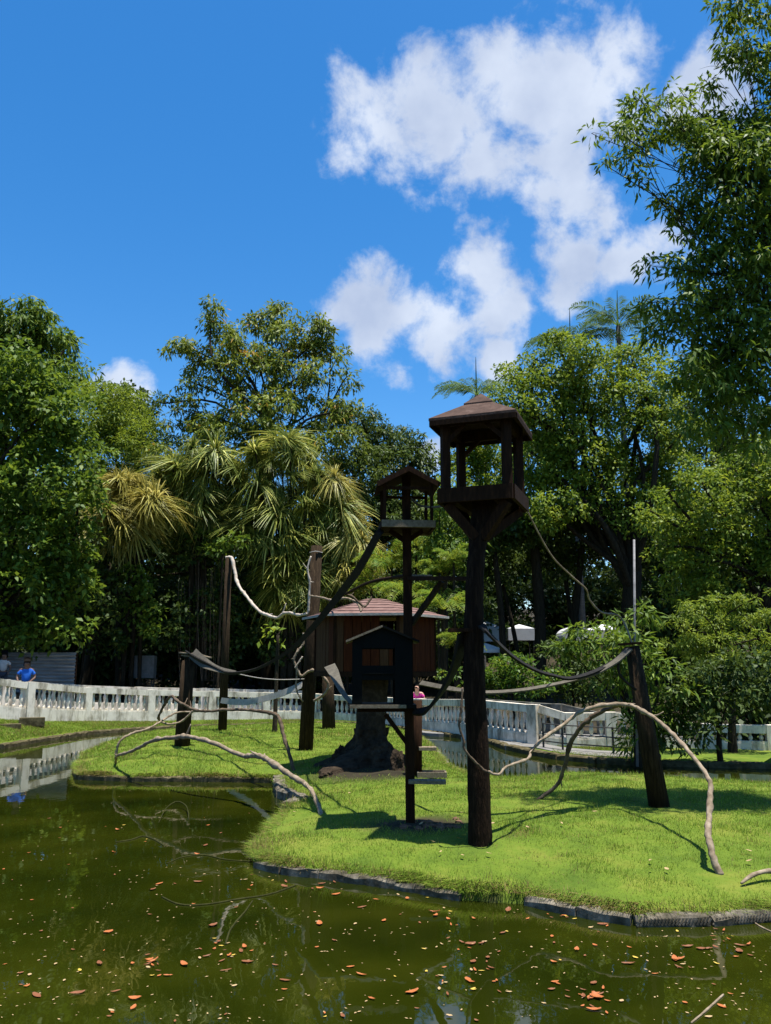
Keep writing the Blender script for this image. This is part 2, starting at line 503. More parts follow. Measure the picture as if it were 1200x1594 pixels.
class MB:
    def __init__(self):
        self.v, self.f, self.tone = [], [], []

    def add(self, vs, fs):
        o = len(self.v)
        self.v += [tuple(p) for p in vs]
        self.f += [tuple(i + o for i in f) for f in fs]
        return self

    def box(self, c, s, mat=None, taper=1.0):
        x, y, z = s[0] / 2, s[1] / 2, s[2] / 2
        vs = []
        for dz in (-1, 1):
            k = taper if dz > 0 else 1.0
            for dx, dy in ((-1, -1), (1, -1), (1, 1), (-1, 1)):
                vs.append(Vector((c[0] + dx * x * k, c[1] + dy * y * k, c[2] + dz * z)))
        if mat is not None:
            vs = [mat @ v for v in vs]
        return self.add(vs, [(3, 2, 1, 0), (4, 5, 6, 7), (0, 1, 5, 4), (1, 2, 6, 5), (2, 3, 7, 6), (3, 0, 4, 7)])

    def bar(self, a, b, w, h=None, up=(0, 0, 1)):
        """a straight squared timber from a to b"""
        a, b = Vector(a), Vector(b)
        h = h or w
        d = (b - a).normalized()
        s = d.cross(Vector(up))
        if s.length < 1e-4:
            s = d.cross(Vector((1, 0, 0)))
        s.normalize()
        u = s.cross(d)
        vs = []
        for p in (a, b):
            for i, j in ((-1, -1), (1, -1), (1, 1), (-1, 1)):
                vs.append(p + s * (i * w / 2) + u * (j * h / 2))
        return self.add(vs, [(0, 1, 2, 3), (7, 6, 5, 4), (0, 4, 5, 1), (1, 5, 6, 2), (2, 6, 7, 3), (3, 7, 4, 0)])

    def stone(self, a, b, w, h, seed=0):
        a, b = Vector(a), Vector(b)
        d = (b - a).normalized()
        s = d.cross(Vector((0, 0, 1))).normalized()
        rn = random.Random(seed)
        n = max(3, int((b - a).length / 0.12))
        e = min(w, h) * 0.13
        sec = [(-w / 2, -h / 2), (w / 2, -h / 2), (w / 2, h / 2 - e), (w / 2 - e, h / 2), (0, h / 2), (-w / 2 + e, h / 2), (-w / 2, h / 2 - e)]
        m = len(sec)
        vs, fs = [], []
        for i in range(n + 1):
            t = i / n
            c = a.lerp(b, t)
            end = 0.93 if i in (0, n) else 1.0
            for x, z in sec:
                vs.append(c + s * (x * end + rn.uniform(-.02, .02)) + Vector((0, 0, z * (end if z > 0 else 1) + rn.uniform(-.016, .014))) + d * rn.uniform(-.006, .006))
        for i in range(n):
            for j in range(m):
                fs.append((i * m + j, i * m + (j + 1) % m, (i + 1) * m + (j + 1) % m, (i + 1) * m + j))
        fs.append(tuple(reversed(range(m))))
        fs.append(tuple(range(n * m, (n + 1) * m)))
        return self.add(vs, fs)

    def tube(self, pts, rad, n=8, sub=5, jitter=0.0, seed=0, flat=None):
        pts, rad = crom(pts, rad, sub)
        rnd = random.Random(seed)
        vs, fs = [], []
        prev = None
        for i, p in enumerate(pts):
            d = (pts[min(i + 1, len(pts) - 1)] - pts[max(i - 1, 0)])
            d = d.normalized() if d.length > 1e-9 else Vector((0, 0, 1))
            if prev is None:
                s = d.cross(Vector((0, 0, 1)))
                if s.length < 0.05:
                    s = d.cross(Vector((1, 0, 0)))
            else:
                s = prev - d * prev.dot(d)
            s.normalize()
            prev = s
            u = d.cross(s)
            k = 1 + rnd.uniform(-jitter, jitter)
            for j in range(n):
                a = 2 * math.pi * j / n
                r = rad[i] * k * (1 + rnd.uniform(-jitter, jitter) * 0.6)
                vs.append(p + s * (math.cos(a) * r) + u * (math.sin(a) * r))
        m = len(pts)
        for i in range(m - 1):
            for j in range(n):
                fs.append((i * n + j, i * n + (j + 1) % n, (i + 1) * n + (j + 1) % n, (i + 1) * n + j))
        fs.append(tuple(reversed(range(n))))
        fs.append(tuple(range((m - 1) * n, m * n)))
        return self.add(vs, fs)

    def ribbon(self, pts, width, thick=0.012, sub=6, side=(0, 1, 0.15), twist=0.0):
        """a flat strap hanging along a path"""
        w = width if isinstance(width, (list, tuple)) else [width, width]
        pts, ws = crom(pts, list(np.interp(np.linspace(0, 1, len(pts)), np.linspace(0, 1, len(w)), w)), sub)
        vs, fs = [], []
        for i, p in enumerate(pts):
            d = (pts[min(i + 1, len(pts) - 1)] - pts[max(i - 1, 0)]).normalized()
            s = Vector(side)
            s = (s - d * s.dot(d)).normalized()
            if twist:
                s = Matrix.Rotation(twist * i / len(pts), 3, d) @ s
            u = d.cross(s)
            for a, b in ((-1, -1), (1, -1), (1, 1), (-1, 1)):
                vs.append(p + s * (a * ws[i] / 2) + u * (b * thick / 2))
        m = len(pts)
        for i in range(m - 1):
            for j in range(4):
                fs.append((i * 4 + j, i * 4 + (j + 1) % 4, (i + 1) * 4 + (j + 1) % 4, (i + 1) * 4 + j))
        fs.append((3, 2, 1, 0))
        fs.append(tuple(range((m - 1) * 4, m * 4)))
        return self.add(vs, fs)

    def lathe(self, prof, n=10, base=(0, 0, 0)):
        vs, fs = [], []
        for r, z in prof:
            for j in range(n):
                a = 2 * math.pi * j / n
                vs.append((base[0] + r * math.cos(a), base[1] + r * math.sin(a), base[2] + z))
        m = len(prof)
        for i in range(m - 1):
            for j in range(n):
                fs.append((i * n + j, i * n + (j + 1) % n, (i + 1) * n + (j + 1) % n, (i + 1) * n + j))
        fs.append(tuple(reversed(range(n))))
        fs.append(tuple(range((m - 1) * n, m * n)))
        return self.add(vs, fs)

    def mesh(self, name, mat, shift=None, smooth=False):
        me = bpy.data.meshes.new(name)
        s = shift or Vector((0, 0, 0))
        me.from_pydata([(p[0] - s[0], p[1] - s[1], p[2] - s[2]) for p in self.v], [], self.f)
        me.materials.append(MT[mat] if isinstance(mat, str) else mat)
        if smooth:
            me.polygons.foreach_set('use_smooth', [True] * len(me.polygons))
        me.update()
        return me

    def build(self, name, mat, parent=None, smooth=False, loc=None):
        """vertices are in world space; a part sits in its thing's frame"""
        sh = origin_of(parent) if parent else (Vector(loc) if loc is not None else Vector((0, 0, 0)))
        o = link(name, self.mesh(name, mat, sh, smooth), parent)
        if parent is None and loc is not None:
            o.location = loc
        return o

def tone_mesh(name, verts, faces_n, k, tone, mat):
    """numpy mesh of faces_n k-gons laid out one after another, with a tone for each face"""
    me = bpy.data.meshes.new(name)
    nv = len(verts)
    me.vertices.add(nv)
    me.vertices.foreach_set('co', np.ascontiguousarray(verts, dtype=np.float32).ravel())
    me.loops.add(nv)
    me.loops.foreach_set('vertex_index', np.arange(nv, dtype=np.int32))
    me.polygons.add(faces_n)
    me.polygons.foreach_set('loop_start', np.arange(0, nv, k, dtype=np.int32))
    a = me.attributes.new('tone', 'FLOAT', 'FACE')
    a.data.foreach_set('value', np.ascontiguousarray(tone, dtype=np.float32))
    me.materials.append(MT[mat] if isinstance(mat, str) else mat)
    me.update(calc_edges=True)
    me.validate()
    return me

def unit(a):
    return a / np.maximum(np.linalg.norm(a, axis=1, keepdims=True), 1e-9)

def leaves_mesh(name, centers, radii, n, ll, lw, mat, seed, droop=0.5, clump=0.35, per=14, shell=0.45, shift=None, flat=0.5, tonebias=0.0):
    """leaves gathered in clumps through the volume of a crown's lobes"""
    rng = np.random.default_rng(seed)
    C = np.array(centers, dtype=float)
    S = np.array(radii, dtype=float)
    w = (S[:, 0] * S[:, 2])
    w = w / w.sum()
    nc = max(1, n // per)
    bi = rng.choice(len(C), nc, p=w)
    dirs = unit(rng.normal(size=(nc, 3)) + np.array([0, 0, 0.15]))
    rr = shell + (1 - shell) * rng.random(nc) ** 0.6
    rr *= 1 + 0.22 * np.abs(rng.normal(size=nc)) * (rng.random(nc) < 0.3)
    cc = C[bi] + dirs * S[bi] * rr[:, None]
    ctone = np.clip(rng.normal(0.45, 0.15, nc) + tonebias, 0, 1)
    csc = rng.uniform(0.6, 1.35, nc)
    ci = np.repeat(np.arange(nc), per)
    N_ = len(ci)
    Zup = np.array([0, 0, 1.0])
    dl = unit(rng.normal(size=(N_, 3)) + Zup * 0.55 + dirs[ci] * 0.35)
    base = cc[ci] + dl * np.array([1, 1, 0.75]) * (clump * csc[ci] * (0.35 + 0.65 * rng.random(N_) ** 0.5))[:, None]
    up = unit(dl * 0.6 + Zup * flat + rng.normal(size=(N_, 3)) * 0.38)
    ax = unit(dl * 0.8 + rng.normal(size=(N_, 3)) * 0.6 + np.array([0, 0, -droop]))
    side = unit(np.cross(ax, up))
    nrm_ = np.cross(side, ax)
    L = ll * rng.uniform(0.6, 1.3, N_)[:, None]
    W = lw * rng.uniform(0.7, 1.25, N_)[:, None]
    v = np.empty((N_, 4, 3))
    v[:, 0] = base
    v[:, 1] = base + ax * L * 0.45 + side * W * 0.5 + nrm_ * W * 0.12
    v[:, 2] = base + ax * L + np.array([0, 0, -1]) * L * 0.12
    v[:, 3] = base + ax * L * 0.45 - side * W * 0.5 + nrm_ * W * 0.12
    tone = np.clip(ctone[ci] + rng.normal(0, 0.22, N_), 0, 1)
    v = v.reshape(-1, 3)
    if shift is not None:
        v = v - np.array(shift)
    return tone_mesh(name, v, N_, 4, tone, mat)

TRI = [0]

def tree(name, label, cat, Y, trunk_px, blobs, ll, lw, mat, seed, cover=4.0, droop=0.5, clump=0.45, trunk_r=0.25, ground=0.4,
         shell=0.4, group=None, limbs=True, per=46, top_py=None, flat=0.5, twigs=False, depth=0.9, crown_name='crown', tonebias=0.0, limb_k=1.0, bend_k=1.0):
    rnd = random.Random(seed)
    base = P(trunk_px, 1035, Y)
    base.z = ground
    root = empty(name, base, label, cat, group)
    cs, rs, area = [], [], 0
    for b in blobs:
        px, py, rx, ry = b[:4]
        dY = b[4] if len(b) > 4 else rnd.uniform(-1, 1) * 0.03 * Y
        yy = Y + dY
        m = M(px, py, yy)
        c = P(px, py, yy)
        cs.append(c)
        rs.append((rx * m, 0.5 * (rx + ry) * m * depth, ry * m))
        area += math.pi * rx * m * ry * m
    n = int(cover * area / (ll * lw * 0.5))
    TRI[0] += n * 2
    o = link(crown_name, leaves_mesh(crown_name, cs, rs, n, ll, lw, mat, seed, droop, clump, per, shell, base, flat, tonebias), root)
    o['kind'] = 'stuff'
    # trunk and limbs in one skeleton
    mean = sum(cs, Vector((0, 0, 0))) / len(cs)
    zlow = min(c.z - r[2] for c, r in zip(cs, rs))
    if top_py is not None:
        fork = P(trunk_px, top_py, Y)
    else:
        fork = Vector((base.x * 0.6 + mean.x * 0.4, base.y * 0.6 + mean.y * 0.4, max(ground + 0.6, zlow * 0.6 + mean.z * 0.4)))
    mb = MB()
    mid = (base + fork) / 2 + Vector((rnd.uniform(-.3, .3), rnd.uniform(-.3, .3), 0)) * min(1, (fork.z - base.z) / 6)
    mb.tube([base - Vector((0, 0, 0.3)), base + (mid - base) * 0.15, mid, fork], [trunk_r * 1.5, trunk_r * 1.1, trunk_r * 0.9, trunk_r * 0.75], 9, 5, 0.06, seed)
    if limbs:
        for k, (c, r) in enumerate(zip(cs, rs)):
            t = rnd.uniform(0.55, 1.0)
            st = mid * (1 - t) + fork * t
            bend = (st + c) / 2 + Vector((rnd.uniform(-.2, .2), rnd.uniform(-.2, .2), rnd.uniform(-0.05, .2))) * (c - st).length * bend_k
            end = c + Vector((rnd.uniform(-.4, .4) * r[0], rnd.uniform(-.4, .4) * r[1], 0.4 * r[2]))
            rad = trunk_r * rnd.uniform(0.22, 0.36) * limb_k
            mb.tube([st, bend, c, end], [rad, rad * 0.7, rad * 0.42, rad * 0.12], 6, 4, 0.05, seed + k)
            if twigs:
                for q in range(5):
                    s2 = bend + (c - bend) * rnd.uniform(0.2, 1)
                    e2 = c + Vector((rnd.uniform(-1, 1) * r[0], rnd.uniform(-1, 1) * r[1], rnd.uniform(-1, 1) * r[2])) * 0.95
                    mb.tube([s2, (s2 + e2) / 2 + Vector((0, 0, 0.1 * (e2 - s2).length)), e2], [rad * 0.3, rad * 0.18, rad * 0.06], 5, 3)
    mb.build('trunk', 'bark', root, True)
    return root

# ------------------------------------------------------------------ the pond, its banks and the ground
KERB_PX = [(0, 1159), (60, 1149), (140, 1138), (220, 1132), (300, 1129), (380, 1127), (460, 1125), (530, 1124), (600, 1126), (660, 1137), (705, 1142),
           (752, 1146), (790, 1160), (830, 1168), (870, 1175), (930, 1180), (1000, 1184), (1100, 1186), (1200, 1188)]
kerb_world = [G(px, py, 0.12) for px, py in KERB_PX]
loop_pts = [(p.x, p.y) for p in kerb_world] + [(12.2, 16.5), (13.2, 12), (11.2, 6.8), (6.5, 3.6), (0, 3.0), (-6.5, 3.4), (-11.5, 6.5), (-14.6, 13), (-14.0, 19.5)]
PC = (0.0, 15.0)
la = [math.atan2(y - PC[1], x - PC[0]) for x, y in loop_pts]
lr = [math.hypot(x - PC[0], y - PC[1]) for x, y in loop_pts]
srt = sorted(zip(la, lr))
LA = np.array([a for a, r in srt])
LR = np.array([r for a, r in srt])

def interp_loop(a, A, V):
    A2 = np.concatenate([A - 2 * math.pi, A, A + 2 * math.pi])
    V2 = np.concatenate([V, V, V])
    return np.interp(a, A2, V2)

# the balustrade: pillar positions (column in the photo, rail height row, distance, height)
WALL = [(-70, 1048, 26.6, 1.3), (46, 1062, 28.8, 1.3), (136, 1070, 31.8, 1.26), (235, 1074, 33.8, 1.25), (330, 1076, 35.2, 1.2), (415, 1078, 36.2, 1.15),
        (490, 1080, 36.4, 1.14), (570, 1084, 34.6, 1.15), (655, 1088, 30.6, 1.2), (740, 1089, 27.2, 1.22), (830, 1097, 24.5, 1.27), (888, 1110, 24.3, 1.08),
        (950, 1109, 24.2, 1.0), (1020, 1116, 24.0, 0.85), (1100, 1127, 23.6, 0.68), (1200, 1129, 23.2, 0.66), (1310, 1131, 22.8, 0.66)]
wall_pts = []
for px, py, Y, h in WALL:
    p = P(px, py, Y)
    wall_pts.append((p.x, p.y, p.z - h, p.z))
wa = np.array([math.atan2(p[1] - PC[1], p[0] - PC[0]) for p in wall_pts])
wr = np.array([math.hypot(p[0] - PC[0], p[1] - PC[1]) for p in wall_pts])
wb = np.array([p[2] for p in wall_pts])
wt = np.array([p[3] for p in wall_pts])
o_ = np.argsort(wa)
wa, wr, wb, wt = wa[o_], wr[o_], wb[o_], wt[o_]

def wall_at(a):
    """radius, foot height and walkway height at an angle round the pond"""
    if wa[0] - 0.05 <= a <= wa[-1] + 0.05:
        return (float(np.interp(a, wa, wr)), float(np.interp(a, wa, wb)), max(0.22, float(np.interp(a, wa, wt)) - 1.0))
    return None

NA = 360
rows, lawn = [], []
for i in range(NA):
    a = -math.pi + 2 * math.pi * i / NA
    kr = float(interp_loop(a, LA, LR))
    w = wall_at(a)
    if w is None:
        fade = 0.0
        R_, zb, zw = kr + 2.5, 0.55, 0.75
    else:
        R_, zb, zw = w
    R_ = max(R_, kr + 0.35)
    zb = max(zb, 0.06)
    prof = [(0.02, -1.3, 0), (kr * 0.5, -1.2, 0), (kr * 0.9, -0.8, 0), (kr - 0.12, -0.45, 0), (kr + 0.06, 0.08, 1), (kr + (R_ - kr) * 0.35, 0.1 + (zb - 0.1) * 0.45, 1),
            (kr + (R_ - kr) * 0.7, 0.1 + (zb - 0.1) * 0.8, 1), (R_ - 0.02, zb, 1), (R_ + 0.12, zb, 0), (R_ + 0.35, max(zw - 0.08, zb), 0), (R_ + 3.2, zw - 0.08, 0), (R_ + 6, zw + 0.1, 0),
            (R_ + 14, 0.8, 0), (R_ + 22, 2.2, 0), (R_ + 40, 6.0, 0), (R_ + 70, 9.0, 0), (R_ + 200, 12, 0), (R_ + 900, 14, 0)]
    rows.append([(PC[0] + r * math.cos(a), PC[1] + r * math.sin(a), z + (0.05 * mnoise.noise((r * math.cos(a), r * math.sin(a), 0)) if l else 0)) for r, z, l in prof])
    lawn.append([l for r, z, l in prof])
nr = len(rows[0])
vs = [p for row in rows for p in row]
fs = []
for i in range(NA):
    j = (i + 1) % NA
    for k in range(nr - 1):
        fs.append((i * nr + k, i * nr + k + 1, j * nr + k + 1, j * nr + k))
me = bpy.data.meshes.new('ground')
me.from_pydata(vs, [], fs)
at = me.attributes.new('lawn', 'FLOAT', 'POINT')
at.data.foreach_set('value', [float(l) for row in lawn for l in row])
me.materials.append(MT['ground'])
me.polygons.foreach_set('use_smooth', [True] * len(me.polygons))
ground = link('ground', me)
tag(ground, kind='structure')

# water: one level sheet out to just under the kerb
vs, fs = [(PC[0], PC[1], 0)], []
for i in range(NA):
    a = -math.pi + 2 * math.pi * i / NA
    kr = float(interp_loop(a, LA, LR)) + 0.10
    vs.append((PC[0] + kr * math.cos(a), PC[1] + kr * math.sin(a), 0))
for i in range(NA):
    fs.append((0, 1 + i, 1 + (i + 1) % NA))
me = bpy.data.meshes.new('pond_water')
me.from_pydata(vs, [], fs)
me.materials.append(MT['water'])
tag(link('pond_water', me), kind='structure')

# ---- island
ISL_PX = [(118, 1190), (124, 1207), (200, 1210), (300, 1210), (380, 1211), (433, 1212), (440, 1234), (472, 1246), (446, 1256), (420, 1287), (400, 1305),
          (392, 1322), (402, 1338), (440, 1348), (500, 1354), (620, 1370), (720, 1388), (820, 1394), (900, 1410), (985, 1424), (1100, 1423), (1200, 1416), (1330, 1400),
          (1420, 1330), (1380, 1240), (1200, 1224), (1100, 1220), (1000, 1213), (900, 1208), (840, 1211), (790, 1218), (745, 1213), (700, 1196), (685, 1180),
          (668, 1160), (645, 1143), (600, 1134), (500, 1132), (400, 1133), (300, 1136), (230, 1142), (170, 1156), (132, 1173)]
ISL = np.array([(p.x, p.y) for p in (G(a, b, 0.08) for a, b in ISL_PX)])

def sdist(X, Yv):
    """signed distance to the island's outline, positive inside"""
    best = np.full(X.shape, 1e9)
    inside = np.zeros(X.shape, bool)
    n = len(ISL)
    for i in range(n):
        x1, y1 = ISL[i]
        x2, y2 = ISL[(i + 1) % n]
        dx, dy = x2 - x1, y2 - y1
        t = np.clip(((X - x1) * dx + (Yv - y1) * dy) / (dx * dx + dy * dy), 0, 1)
        best = np.minimum(best, np.hypot(X - x1 - t * dx, Yv - y1 - t * dy))
        c = ((y1 > Yv) != (y2 > Yv)) & (X < dx * (Yv - y1) / (dy if abs(dy) > 1e-9 else 1e-9) + x1)
        inside ^= c
    return np.where(inside, best, -best)

def bumps(X, Yv, s, seed):
    r = np.random.default_rng(seed)
    z = np.zeros_like(X)
    for k in range(10):
        a = r.uniform(0, 6.28)
        fq = s * r.uniform(0.6, 1.8)
        z += np.sin((X * math.cos(a) + Yv * math.sin(a)) * fq + r.uniform(0, 6.28)) / 10
    return z

def isl_z(X, Yv, s=None):
    if s is None:
        s = sdist(X, Yv)
    ins = 0.10 + 0.24 * (1 - np.exp(-np.maximum(s, 0) / 0.8)) + 0.07 * bumps(X, Yv, 0.9, 3) * np.clip(s, 0, 1) + 0.05 * bumps(X, Yv, 4.5, 5) * np.clip(s * 2, 0, 1) + 0.03 * bumps(X, Yv, 10, 6) * np.clip(s * 2, 0, 1)
    return np.where(s >= 0, ins, 0.10 + np.maximum(s, -0.35) * 3.0)

def iz(x, y):
    return float(isl_z(np.array([x]), np.array([y]))[0])

def GI(px, py):
    """the island's turf at that place"""
    z = 0.3
    for _ in range(4):
        p = G(px, py, z)
        z = max(iz(p.x, p.y), 0.0)
    return Vector((p.x, p.y, z))

x0, x1, y0, y1 = ISL[:, 0].min() - 0.5, ISL[:, 0].max() + 0.5, ISL[:, 1].min() - 0.5, ISL[:, 1].max() + 0.5
st = 0.12
gx = np.arange(x0, x1, st)
gy = np.arange(y0, y1, st)
XX, YY = np.meshgrid(gx, gy)
SS = sdist(XX, YY)
ZZ = isl_z(XX, YY, SS)
ok = SS > -0.4
idx = -np.ones(XX.shape, int)
idx[ok] = np.arange(ok.sum())
vs = np.stack([XX[ok], YY[ok], ZZ[ok]], 1)
q = ok[:-1, :-1] & ok[1:, :-1] & ok[:-1, 1:] & ok[1:, 1:]
fs = np.stack([idx[:-1, :-1][q], idx[:-1, 1:][q], idx[1:, 1:][q], idx[1:, :-1][q]], 1)
me = bpy.data.meshes.new('island_ground')
me.from_pydata(vs.tolist(), [], fs.tolist())
at = me.attributes.new('lawn', 'FLOAT', 'POINT')
# bare trampled soil under the feeding post; soil round the rock paints hut shade too
pp = GI(655, 1283)
pq = GI(575, 1200)
law = np.clip(np.minimum(np.hypot((vs[:, 0] - pp.x) / 0.85, (vs[:, 1] - pp.y) / 0.55) * 1.6 - 0.9, np.hypot(vs[:, 0] - pq.x, vs[:, 1] - pq.y) * 1.3 - 1.1), 0, 1)
law = np.where(vs[:, 2] < 0.07, 0.25, law)
at.data.foreach_set('value', law.astype(np.float32))
me.materials.append(MT['ground'])
me.polygons.foreach_set('use_smooth', [True] * len(me.polygons))
tag(link('island_ground', me), kind='structure')

# ---- grass blades
def blades(name, X, Yv, Z, L, W, seed, label, lean=0.45, out=None, tone=None):
    rng = np.random.default_rng(seed)
    n = len(X)
    base = np.stack([X, Yv, Z - 0.01], 1)
    a = rng.uniform(0, 2 * math.pi, n)
    d = unit(np.stack([np.cos(a) * lean, np.sin(a) * lean, np.ones(n)], 1) * 1.0 + rng.normal(size=(n, 3)) * 0.25)
    if out is not None:
        d = unit(d + out)
    b = rng.uniform(0, 2 * math.pi, n)
    s = np.stack([np.cos(b), np.sin(b), np.zeros(n)], 1)
    v = np.empty((n, 3, 3))
    v[:, 0] = base - s * W[:, None] / 2
    v[:, 1] = base + s * W[:, None] / 2
    v[:, 2] = base + d * L[:, None]
    if tone is None:
        tone = np.clip(rng.normal(0.52, 0.15, n) + 0.22 * bumps(X, Yv, 1.3, 9), 0.1, 1)
    o = link(name, tone_mesh(name, v.reshape(-1, 3), n, 3, tone, 'grass'))
    TRI[0] += n
    return tag(o, label, 'grass', kind='stuff')

rng = np.random.default_rng(11)
n0 = 1500000
X = rng.uniform(x0, x1, n0)
Yv = rng.uniform(y0, y1, n0)
dens = np.clip((11.0 / np.maximum(Yv, 8)) ** 1.7, 0.12, 1)
k = rng.random(n0) < dens
X, Yv = X[k], Yv[k]
S = sdist(X, Yv)
k = S > -0.03
X, Yv, S = X[k], Yv[k], S[k]
dsoil = np.minimum(np.hypot((X - pp.x) / 0.85, (Yv - pp.y) / 0.55) * 1.6 - 0.7, np.hypot(X - pq.x, Yv - pq.y) * 1.3 - 0.85)
k = rng.random(len(X)) < np.clip(dsoil, 0.03, 1)
X, Yv, S = X[k], Yv[k], S[k]
near = np.clip(Yv / 10, 0.9, 2.6)
patch = bumps(X, Yv, 2.2, 21)
L = (0.022 + 0.032 * rng.random(len(X)) + 0.07 * np.clip(patch, 0, 1) ** 1.5) * near ** 0.5
W = 0.0085 * near
edge = np.clip(1 - S / 0.28, 0, 1)
L = L * (1 + 1.1 * edge)
dry = np.clip(bumps(X, Yv, 1.9, 33) * 4.2 - 0.8 + 0.9 * bumps(X, Yv, 7, 34), 0, 1)
for wx, wy, wr_ in ((747, 1316, 0.55), (1030, 1258, 0.5), (475, 1168, 0.6), (283, 1162, 0.6), (835, 1246, 0.3), (500, 1268, 0.3), (1120, 1362, 0.3), (458, 1202, 0.35)):
    wp = GI(wx, wy)
    dry = np.maximum(dry, np.clip(1.5 - np.hypot(X - wp.x, Yv - wp.y) / wr_ + 0.6 * bumps(X, Yv, 9, 37), 0, 1))
weed = np.clip(bumps(X, Yv, 3.4, 35) * 4 - 1.7, 0, 1)
tuft = np.clip(bumps(X, Yv, 11, 36) * 2.5, 0, 1)
L = L * rng.choice([0.6, 1.0, 1.7], len(X), p=[0.5, 0.38, 0.12]) * (1 - 0.45 * dry) * (0.75 + 0.8 * weed + 0.5 * tuft)
tone = np.clip(rng.normal(0.52, 0.22, len(X)) + 0.40 * bumps(X, Yv, 1.3, 9) + 0.25 * bumps(X, Yv, 6.0, 27) - 0.46 * dry * rng.random(len(X)) ** 0.6 - 0.24 * weed - edge * rng.uniform(0, 0.6, len(X)) - 0.45 * (rng.random(len(X)) < 0.06), 0.0, 1)
k = rng.random(len(X)) > 0.35 * dry
X, Yv, S, L, W, tone = X[k], Yv[k], S[k], L[k], W[k], tone[k]
blades('turf', X, Yv, isl_z(X, Yv, S), L, W, 12, 'bright green turf covering the monkey island', tone=tone)
# shaggy tussocks hanging over the island's rim
rng = np.random.default_rng(14)
pts, outs = [], []
for i in range(len(ISL)):
    a, b = ISL[i], ISL[(i + 1) % len(ISL)]
    ln = np.linalg.norm(b - a)
    m_ = int(ln * 1300)
    t = rng.random(m_)
    e = (b - a) / ln
    nrm2 = np.array([e[1], -e[0]])
    mid_ = (a + b) / 2 + nrm2 * 0.05
    if sdist(np.array([mid_[0]]), np.array([mid_[1]]))[0] > 0:
        nrm2 = -nrm2
    p = a + (b - a) * t[:, None]
    dens = 0.5 + 0.5 * np.sin(p[:, 0] * 5.1 + p[:, 1] * 3.3) + 0.4 * np.sin(p[:, 0] * 1.7)
    kk = rng.random(m_) < np.clip(dens, 0.12, 1)
    p = p[kk] - nrm2 * rng.uniform(0.0, 0.22, kk.sum())[:, None]
    pts.append(p)
    outs.append(np.tile(np.array([nrm2[0], nrm2[1], -0.75]) * 1.0, (kk.sum(), 1)))
pts = np.concatenate(pts)
outs = np.concatenate(outs)
blades('turf_fringe', pts[:, 0], pts[:, 1], np.maximum(isl_z(pts[:, 0], pts[:, 1]), 0.10), rng.uniform(0.07, 0.23, len(pts)), np.full(len(pts), 0.010) * np.clip(pts[:, 1] / 10, 1, 2),
       15, 'shaggy yellowing grass hanging over the island rim', out=outs, tone=np.clip(rng.normal(0.30, 0.25, len(pts)) + 0.2 * np.sin(pts[:, 0] * 2.3), 0, 1))

# bank lawn in front of the balustrade
rng = np.random.default_rng(17)
aa = rng.uniform(wa[0], wa[-1], 120000)
kr = interp_loop(aa, LA, LR)
wrr = np.maximum(np.interp(aa, wa, wr), kr + 0.35)
tt = rng.random(len(aa))
rr = kr + 0.22 + (wrr - kr - 0.26) * tt
zb = np.maximum(np.interp(aa, wa, wb), 0.06)
X = PC[0] + rr * np.cos(aa)
Yv = PC[1] + rr * np.sin(aa)
fr = (rr - kr) / (wrr - kr)
Z = 0.1 + (zb - 0.1) * np.interp(fr, [0, 0.35, 0.7, 1], [0, 0.45, 0.8, 1.0])
px_ = 600 + X / Yv * F
k = (wrr - kr > 0.6) & ((px_ < 560) | (px_ > 850)) & (px_ < 1010)
blades('bank_grass', X[k], Yv[k], Z[k], rng.uniform(0.03, 0.085, k.sum()), np.full(k.sum(), 0.026), 18, 'short yellowish grass on the far bank below the balustrade', tone=np.clip(rng.normal(0.5, 0.24, k.sum()) + 0.5 * bumps(X[k], Yv[k], 1.6, 41) - 0.25 * (rng.random(k.sum()) < 0.3), 0, 1))

# ------------------------------------------------------------------ kerbs
kb = empty('pond_kerb', kerb_world[5], 'low dark weathered stone kerb along the far bank of the pond', 'kerb')
dense = []
for i in range(len(kerb_world) - 1):
    a, b = kerb_world[i], kerb_world[i + 1]
    for t in np.linspace(0, 1, max(2, int((b - a).length / 1.3) + 1))[:-1]:
        dense.append(a.lerp(b, t))
dense.append(kerb_world[-1])
rnd = random.Random(4)
for i in range(len(dense) - 1):
    a, b = dense[i].copy(), dense[i + 1].copy()
    d = (b - a).normalized()
    a += d * 0.008
    b -= d * 0.008
    zt = 0.14 + rnd.uniform(-0.012, 0.012)
    a.z = b.z = zt - 0.20
    mb = MB()
    mb.stone(a, b, 0.26, 0.40, i)
    mb.build('kerb_stone', 'kerb', kb)

ik = empty('island_kerb', Vector((ISL[17][0], ISL[17][1], 0)), 'pale stone rim edging the grass island at the water', 'kerb')

def rim(i0, i1, w, top, mat, step=0.9, inset=0.02):
    rr_ = random.Random(i0)
    for i in range(i0, i1):
        a = Vector((*ISL[i], 0))
        b = Vector((*ISL[(i + 1) % len(ISL)], 0))
        n = max(1, round((b - a).length / step))
        for k in range(n):
            p = a.lerp(b, k / n)
            q_ = a.lerp(b, (k + 1) / n)
            d = (q_ - p).normalized()
            zt = top + rr_.uniform(-0.012, 0.012)
            p = p + d * 0.006
            q_ = q_ - d * 0.006
            p.z = q_.z = zt - 0.2
            MB().stone(p, q_, w, 0.4, i * 50 + k).build('rim_stone', mat, ik)

rim(0, 5, 0.16, 0.105, 'kerb', 1.1)
rim(5, 8, 0.24, 0.16, 'kerb2', 0.6)
rim(12, 16, 0.17, 0.085, 'kerb2', 0.8)
rim(17, 19, 0.18, 0.085, 'kerb2', 0.8)
rim(28, 35, 0.22, 0.12, 'kerb2', 0.8)
